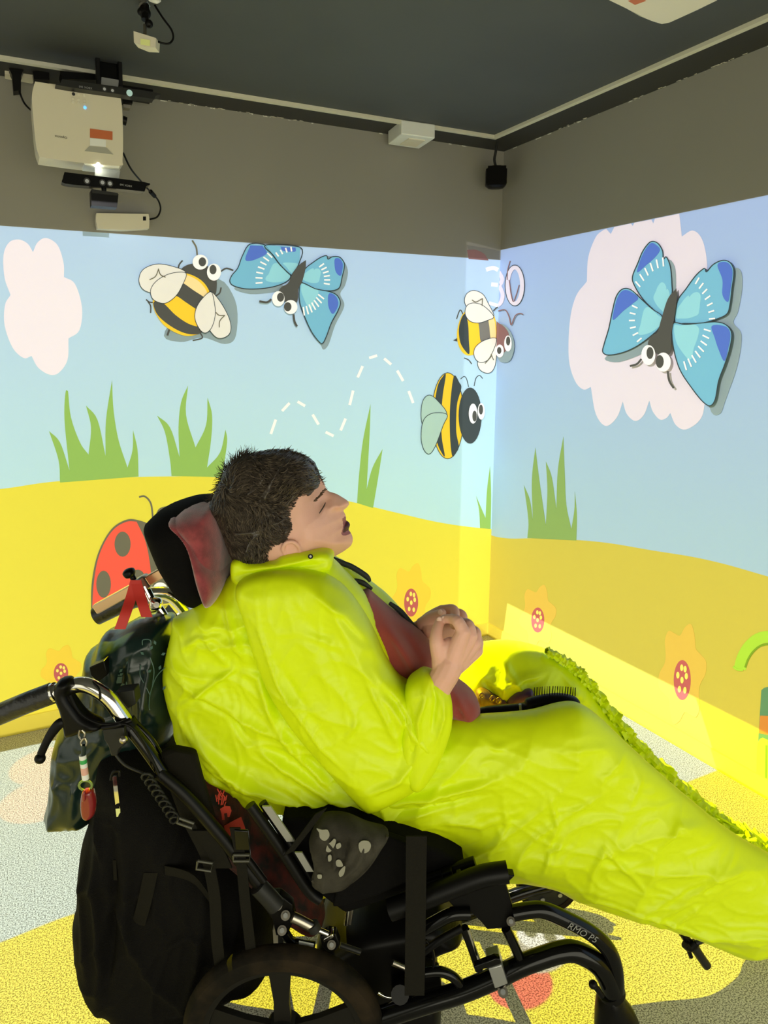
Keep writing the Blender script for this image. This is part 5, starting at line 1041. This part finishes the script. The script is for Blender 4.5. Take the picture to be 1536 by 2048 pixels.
# headrest on its square bar
hs = inflate('headrest', [(303, 1047), (308, 1032), (332, 1013), (378, 997), (410, 995), (450, 1003), (460, 1080), (462, 1140), (452, 1172), (436, 1187), (407, 1199), (388, 1192), (368, 1176), (342, 1138), (326, 1108)], 1.43, .13, .13, .06, 'blackfab', wc, step=.004, prof=.4)
inflate('headrest_pad', [(358, 1026), (372, 1012), (392, 1000), (424, 996), (450, 1000), (462, 1060), (465, 1128), (458, 1164), (441, 1188), (430, 1180), (414, 1135), (400, 1078), (382, 1050)], 1.425, .145, .12, .035, 'velour', hs, step=.004, prof=.35)
inflate('pad_roll', [(358, 1026), (366, 1018), (385, 1022), (400, 1040), (420, 1062), (445, 1100), (462, 1135), (458, 1164), (441, 1188), (430, 1180), (414, 1135), (400, 1078), (382, 1050)], 1.40, .138, .10, .02, 'velour', hs, step=.003, prof=.4)
bar = MB(); p0, p1 = P(192, 1218, 1.44), P(336, 1139, 1.44); ax = (p1 - p0).normalized(); ay = ax.cross(hv)
bar.box((p0 + p1) / 2, (ax, hv, ay), ((p1 - p0).length, .02, .021), bev=.2).build('headrest_bar', MAT('steel_orange_reflection', (.80, .52, .28), .28, 1), wc)  # the chrome bar's orange reflection is put into its base colour
pc, pd = P(276, 1172, 1.44), P(298, 1160, 1.44); MB().box((pc + pd) / 2, (ax, hv, ay), ((pd - pc).length, .028, .030), bev=.2).build('bar_sleeve', 'steel', wc)
T('bar_knob_stem', [(268, 1160, 1.42), (262, 1148, 1.42)], .006, 'black'); inflate('bar_knob', [(246, 1146), (252, 1138), (264, 1136), (270, 1144), (266, 1154), (254, 1156)], 1.42, .014, .014, .008, 'black', wc, step=.002, soft=0)
T('drop_bar', [(288, 1172, 1.43), (304, 1205, 1.43)], .010, 'chrome', flat=.6); inflate('joint', [(300, 1200), (308, 1194), (322, 1198), (325, 1212), (315, 1220), (302, 1216)], 1.42, .014, .014, .008, 'chrome', wc, step=.002, soft=0); bolt(313, 1210, 1.404, .006)
T('drop_bar', [(318, 1215, 1.43), (348, 1262, 1.43), (370, 1320, 1.43)], .009, 'chrome'); PLT('back_bracket', [(296, 1225), (330, 1218), (352, 1245), (345, 1262), (300, 1245)], 1.44, .03, 'black')
# footrest tube beyond the cape
T('footrest_tube', [(1350, 1845, 1.46), (1366, 1868, 1.46), (1390, 1900, 1.46)], .009, 'black'); T('footrest_tube', [(1384, 1886, 1.455), (1400, 1912, 1.455), (1414, 1932, 1.455)], .0105, 'grey')
T('footrest_clamp', [(1370, 1888, 1.45), (1380, 1895, 1.45), (1392, 1885, 1.45)], .010, 'black'); T('footrest_hook', [(1392, 1886, 1.45), (1410, 1880, 1.45), (1426, 1884, 1.45)], .0062, 'grey'); bolt(1424, 1880, 1.445, .0085); T('clamp_bolt', [(1376, 1898, 1.45), (1382, 1914, 1.45)], .005, 'black')
# padded side harness and straps
PLT('back_pad', [(318, 1508), (340, 1500), (389, 1510), (402, 1560), (424, 1632), (436, 1680), (400, 1700), (372, 1660), (357, 1637), (334, 1575)], 1.23, .025, MAT('olive_black_pad', (.010, .009, .006), .85, spec=.1, bump=.5, bscale=500), bev=.008)
MB().ribbon([P(375, 1640, 1.21), P(392, 1672, 1.21), P(412, 1712, 1.21), P(420, 1740, 1.205), P(430, 1800, 1.20), P(434, 1880, 1.195), P(443, 1950, 1.19)], rv * .022, hv * .003).build('hanging_strap', 'strap', wc)
MB().ribbon([P(470, 1655, 1.205), P(482, 1720, 1.20), P(490, 1800, 1.195), P(497, 1860, 1.19), P(504, 1920, 1.185)], rv * .020, hv * .003).build('hanging_strap', 'strap', wc)
MB().ribbon([P(404, 1660, 1.205), P(430, 1700, 1.205), P(446, 1735, 1.205)], rv * .035, hv * .005).build('harness_strap', 'strap', wc)
def buckle(x, y, v, w_, h_, rot):
    c, s_ = math.cos(rot), math.sin(rot); q = [P(x + (a * c - b * s_), y + (a * s_ + b * c), v) for a, b in ((-w_, -h_), (w_, -h_), (w_, h_), (-w_, h_), (-w_, -h_))]
    MB().tube(q, .0028, 8, False).build('buckle', MAT('buckle_olive', (.06, .058, .04), .4) if 'buckle_olive' not in bpy.data.materials else bpy.data.materials['buckle_olive'], wc)
buckle(371, 1646, 1.195, 16, 5, .35); buckle(409, 1732, 1.195, 15, 8, .15); buckle(483, 1716, 1.195, 16, 6, 0)
PLT('strap_clip', [(468, 1660), (496, 1662), (502, 1728), (474, 1730)], 1.20, .006, 'blackgloss')
# ================================================================== bags and cloths on the chair
bp_ = thing('backpack', 'large black mesh backpack hanging behind the wheelchair', 'backpack', P(340, 1800, 1.36))
bcf = creases([([(225, 1560), (232, 1700), (240, 1850), (228, 1940)], .018, .012), ([(262, 1540), (270, 1680), (262, 1800), (250, 1930)], -.014, .009), ([(300, 1620), (290, 1750), (300, 1850)], .012, .014), ([(430, 1720), (420, 1850), (380, 1960)], .012, .014), ([(200, 1640), (195, 1760), (215, 1900)], .010, .010), ([(340, 1830), (400, 1790), (470, 1800)], .008, .008)], 1.36)
inflate('pack_body', [(215, 1480), (205, 1560), (190, 1620), (178, 1660), (174, 1720), (170, 1770), (163, 1800), (167, 1845), (180, 1888), (196, 1922), (208, 1944), (240, 1962), (280, 1978), (318, 1996), (350, 2012), (372, 2012), (400, 1985), (440, 1950), (500, 1930), (545, 1910), (550, 1820), (520, 1740), (470, 1660), (420, 1580), (350, 1500), (300, 1460), (250, 1460)], 1.40, .15, .13, .09, 'mesh', bp_, step=.005, disp=lambda A, B, d, V0: crumple(A, B, 7, .016, 1.5, 2.4, 5) + crumple(A, B, 16, .007, 1.2, 1.8, 9) + bcf(A, B))
MB().ribbon([P(302, 1745, 1.245), P(285, 1820, 1.24), P(262, 1890, 1.25), P(240, 1940, 1.27)], rv * .028, hv * .003).build('compression_strap', 'strap', bp_)
MB().ribbon([P(330, 1740, 1.24), P(390, 1760, 1.235), (P(440, 1830, 1.235))], zv * .02, hv * .002).build('side_seam', 'strap', bp_)
zp = MB().ribbon([P(229, 1552, 1.245), P(232, 1580, 1.24), P(236, 1616, 1.24)], rv * .008, hv * .002).build('reflective_pull', 'chrome', bp_); PLT('pull_tab', [(231, 1618), (240, 1617), (241, 1632), (233, 1634)], 1.238, .003, 'yel', bp_, bev=0)
T('pull_loop', [(222, 1560, 1.245), (226, 1545, 1.245), (238, 1542, 1.245), (240, 1552, 1.245)], .003, 'black', parent=bp_, seg=8); MB().ribbon([P(229, 1720, 1.245), P(231, 1760, 1.245)], rv * .007, hv * .002, smooth=False).build('zip_tab', 'strap', bp_)
PLT('base_trim', [(209, 1946), (225, 1938), (262, 1942), (240, 1952), (222, 1953)], 1.33, .02, 'strap', bp_)
gb = thing('carrier_bag', 'dark green plastic bag with red handles hung from the headrest bar', 'bag', P(230, 1420, 1.35))
gcf = creases([([(240, 1255), (225, 1330), (215, 1420)], .010, .008), ([(290, 1245), (270, 1330), (260, 1420)], -.010, .008), ([(330, 1250), (315, 1350), (305, 1450)], .010, .008), ([(150, 1470), (140, 1560), (120, 1625)], .006, .008), ([(210, 1480), (180, 1540), (175, 1600)], .008, .008)], 1.40)
inflate('bag_body', [(240, 1256), (275, 1238), (310, 1230), (345, 1236, 1), (352, 1300), (362, 1400), (352, 1450), (338, 1480), (316, 1478), (300, 1500), (262, 1530), (230, 1580), (205, 1620), (180, 1634), (110, 1637, 1), (112, 1625, 1), (94, 1622, 1), (104, 1590), (112, 1530), (121, 1464), (150, 1400), (172, 1338), (180, 1300), (198, 1290), (212, 1264)], 1.41, .085, .10, .06, 'bagg', gb, step=.0045, disp=lambda A, B, d, V0: crumple(A, B, 9, .016, 1.4, 2.2, 15) + crumple(A, B, 24, .005, 1.0, 1.5, 19) + gcf(A, B))
for q in ([(240, 1258, 1.35), (252, 1225, 1.36), (262, 1195, 1.385), (272, 1160, 1.40)], [(294, 1234, 1.36), (286, 1210, 1.37), (280, 1190, 1.385), (272, 1162, 1.40)]):
    MB().ribbon([P(*p) for p in q], rv * .022, hv * .002).build('handle', 'redtape', gb)
pp = MB()
def leafp(x, y, a, L, W_):
    c, s_ = math.cos(a), math.sin(a); q = [(x, y), (x + L * .5 * c - W_ * s_, y + L * .5 * s_ + W_ * c), (x + L * c, y + L * s_), (x + L * .5 * c + W_ * s_, y + L * .5 * s_ - W_ * c)]
    pp.prism([P(u, v, 1.3165) for u, v in q], hv * .0006)
for x, y, a in ((238, 1345, -1.57), (238, 1345, -2.3), (238, 1345, -.8), (238, 1352, -2.5), (238, 1352, -.6), (256, 1365, -1), (256, 1372, -2), (250, 1368, 2.8), (300, 1300, -1), (312, 1290, -2), (288, 1310, -2.4), (295, 1345, -.6), (318, 1340, -1.2), (285, 1380, -2.2), (325, 1380, -.9), (322, 1310, -.4)): leafp(x, y, a, 10, 3)
for q in ([(231, 1354), (245, 1353), (243, 1366), (233, 1367)],): pp.prism([P(x, y, 1.3165) for x, y in q], hv * .0006)
for q in ([(258, 1332), (254, 1326), (260, 1320), (266, 1326), (262, 1334)], [(285, 1290), (286, 1280), (300, 1280), (302, 1290)], [(262, 1350), (266, 1372), (282, 1390), (300, 1420)], [(330, 1335), (312, 1355), (300, 1390), (298, 1420)], [(300, 1390), (290, 1370), (280, 1350), (282, 1330)], [(305, 1370), (308, 1340), (300, 1315)], [(284, 1400), (265, 1400), (255, 1392)]):
    pp.tube([P(x, y, 1.3165) for x, y in q], .0010, 6)
pp.build('printed_plants', 'baggp', gb, False)
bl = PLT('barcode_label', [(133, 1588), (158, 1582), (154, 1624), (127, 1627)], 1.352, .001, 'tag', gb, bev=0)
bb = MB()
for i in range(11): y = 1592 + i * 2.9; bb.prism([P(134 - i * .5, y, 1.3512), P(154 - i * .3, y - 1.2, 1.3512), P(154 - i * .3, y + .2, 1.3512), P(134 - i * .5, y + 1.3, 1.3512)], hv * -.0004)
bb.build('bars', 'grey', bl, False)
# red torch key ring
kt = thing('key_ring', 'key ring with white tag and red torch hanging from the near brake lever', 'key ring', P(165, 1480, 1.17))
T('split_ring', [(160, 1460, 1.17), (158, 1472, 1.17), (166, 1480, 1.17), (170, 1468, 1.17), (164, 1460, 1.17)], .0018, 'steel', parent=kt, seg=8); T('split_ring', [(168, 1476, 1.168), (162, 1486, 1.168), (168, 1494, 1.168), (174, 1486, 1.168), (170, 1476, 1.168)], .0018, 'steel', parent=kt, seg=8)
T('cord', [(168, 1490, 1.168), (167, 1512, 1.168)], .004, 'bagg', parent=kt, seg=8)
for a, b, m_ in ((1510, 1518, 'tag'), (1518, 1526, MAT('green_bead', (.03, .35, .08), .4)), (1526, 1534, 'tag'), (1534, 1548, MAT('pink_bead', (.7, .38, .30), .5)), (1548, 1558, 'tag')): T('bead', [(165 + (a - 1510) * .13, a, 1.168), (165 + (b - 1510) * .13, b, 1.168)], .0062, m_, parent=kt, smooth=False)
q = [P(171 + 13 * math.cos(a), 1571 + 10 * math.sin(a), 1.168) for a in [i * .5236 for i in range(13)]]; MB().tube(q, .0022, 8, False).build('loop', MAT('lime_cord', (.2, .28, .06), .6), kt)
inflate('torch', [(164, 1586), (170, 1578), (184, 1577), (190, 1590), (192, 1610), (188, 1630), (176, 1638), (165, 1630), (162, 1608)], 1.168, .012, .012, .008, 'torch', kt, step=.0018, soft=0)
PLT('torch_clip', [(164, 1588), (169, 1583), (170, 1603), (164, 1606)], 1.152, .006, 'torch', kt)
# patterned bag between backpack and frame
fbg = thing('patterned_bag', 'black bag with orange-red forest print squeezed between backpack and seat frame', 'bag', P(520, 1690, 1.30))
inflate('bag_body', [(405, 1540), (440, 1560), (480, 1590), (500, 1640), (535, 1690), (580, 1735), (625, 1785), (650, 1830), (630, 1850), (590, 1835), (545, 1790), (490, 1740), (440, 1690), (418, 1640), (405, 1590)], 1.33, .07, .08, .05, 'floral', fbg, step=.004, disp=lambda A, B, d, V0: crumple(A, B, 14, .012, -.9, 1.8, 31))
an = MB(); fv = 1.2575
for q in ([(440, 1618), (450, 1612), (460, 1613), (463, 1622), (459, 1634), (455, 1634), (454, 1626), (448, 1627), (449, 1640), (444, 1640), (443, 1628)], [(448, 1652), (470, 1640), (482, 1634), (488, 1650), (494, 1668), (486, 1672), (478, 1655), (466, 1662), (456, 1680), (450, 1668)], [(452, 1680), (462, 1684), (460, 1692)]):
    an.prism([P(x, y, fv) for x, y in q], hv * .001)
rr = random.Random(3)
for i in range(14):
    x = rr.uniform(428, 452); y = rr.uniform(1592, 1612); an.tube([P(x, y, fv), P(x + rr.uniform(-9, 9), y - rr.uniform(6, 18), fv)], .0012, 5, False)
an.build('printed_animals', 'floralred', fbg, False)
# camouflage cushion beside the seat
cm = thing('camouflage_cover', 'grey camouflage cloth with pale patches tucked at the seat side', 'cloth', P(690, 1710, 1.20))
ccf2 = creases([([(640, 1640), (670, 1680), (672, 1740)], .008, .006), ([(700, 1650), (690, 1700), (664, 1745)], -.010, .006), ([(735, 1660), (715, 1710), (670, 1755)], .008, .008)], 1.20)
inflate('cloth', [(618, 1682), (630, 1650), (648, 1632), (690, 1632), (735, 1650), (777, 1664), (762, 1695), (735, 1728), (712, 1752), (692, 1768), (668, 1774), (644, 1774), (623, 1762), (628, 1735), (622, 1705)], 1.205, .028, .03, .02, 'camo', cm, step=.003, disp=lambda A, B, d, V0: ccf2(A, B) + crumple(A, B, 18, .006, 1.2, 1.6, 3))
for q in ([(633, 1657), (644, 1660), (655, 1660), (659, 1672), (650, 1682), (640, 1676), (638, 1665)], [(668, 1678), (672, 1682), (668, 1694), (660, 1704), (652, 1702), (655, 1690), (662, 1684)], [(717, 1690), (724, 1682), (737, 1683), (742, 1692), (736, 1704), (722, 1706)], [(656, 1712), (662, 1710), (663, 1720), (657, 1723)], [(690, 1732), (688, 1748), (680, 1754), (678, 1744)], [(672, 1722), (680, 1720), (686, 1732), (674, 1733)], [(672, 1690), (680, 1686), (682, 1694), (674, 1698)], [(635, 1750), (643, 1750), (643, 1757), (636, 1757)]):
    cc_ = smoothpoly(q, 3); MB().prism([P(x, y, 1.168) for x, y in cc_], hv * .001).build('pale_patch', 'camow', cm, False)
T('piping', [(624, 1760, 1.19), (645, 1776, 1.188), (690, 1771, 1.188), (735, 1735, 1.188), (775, 1672, 1.19)], .0032, 'camo', parent=cm)
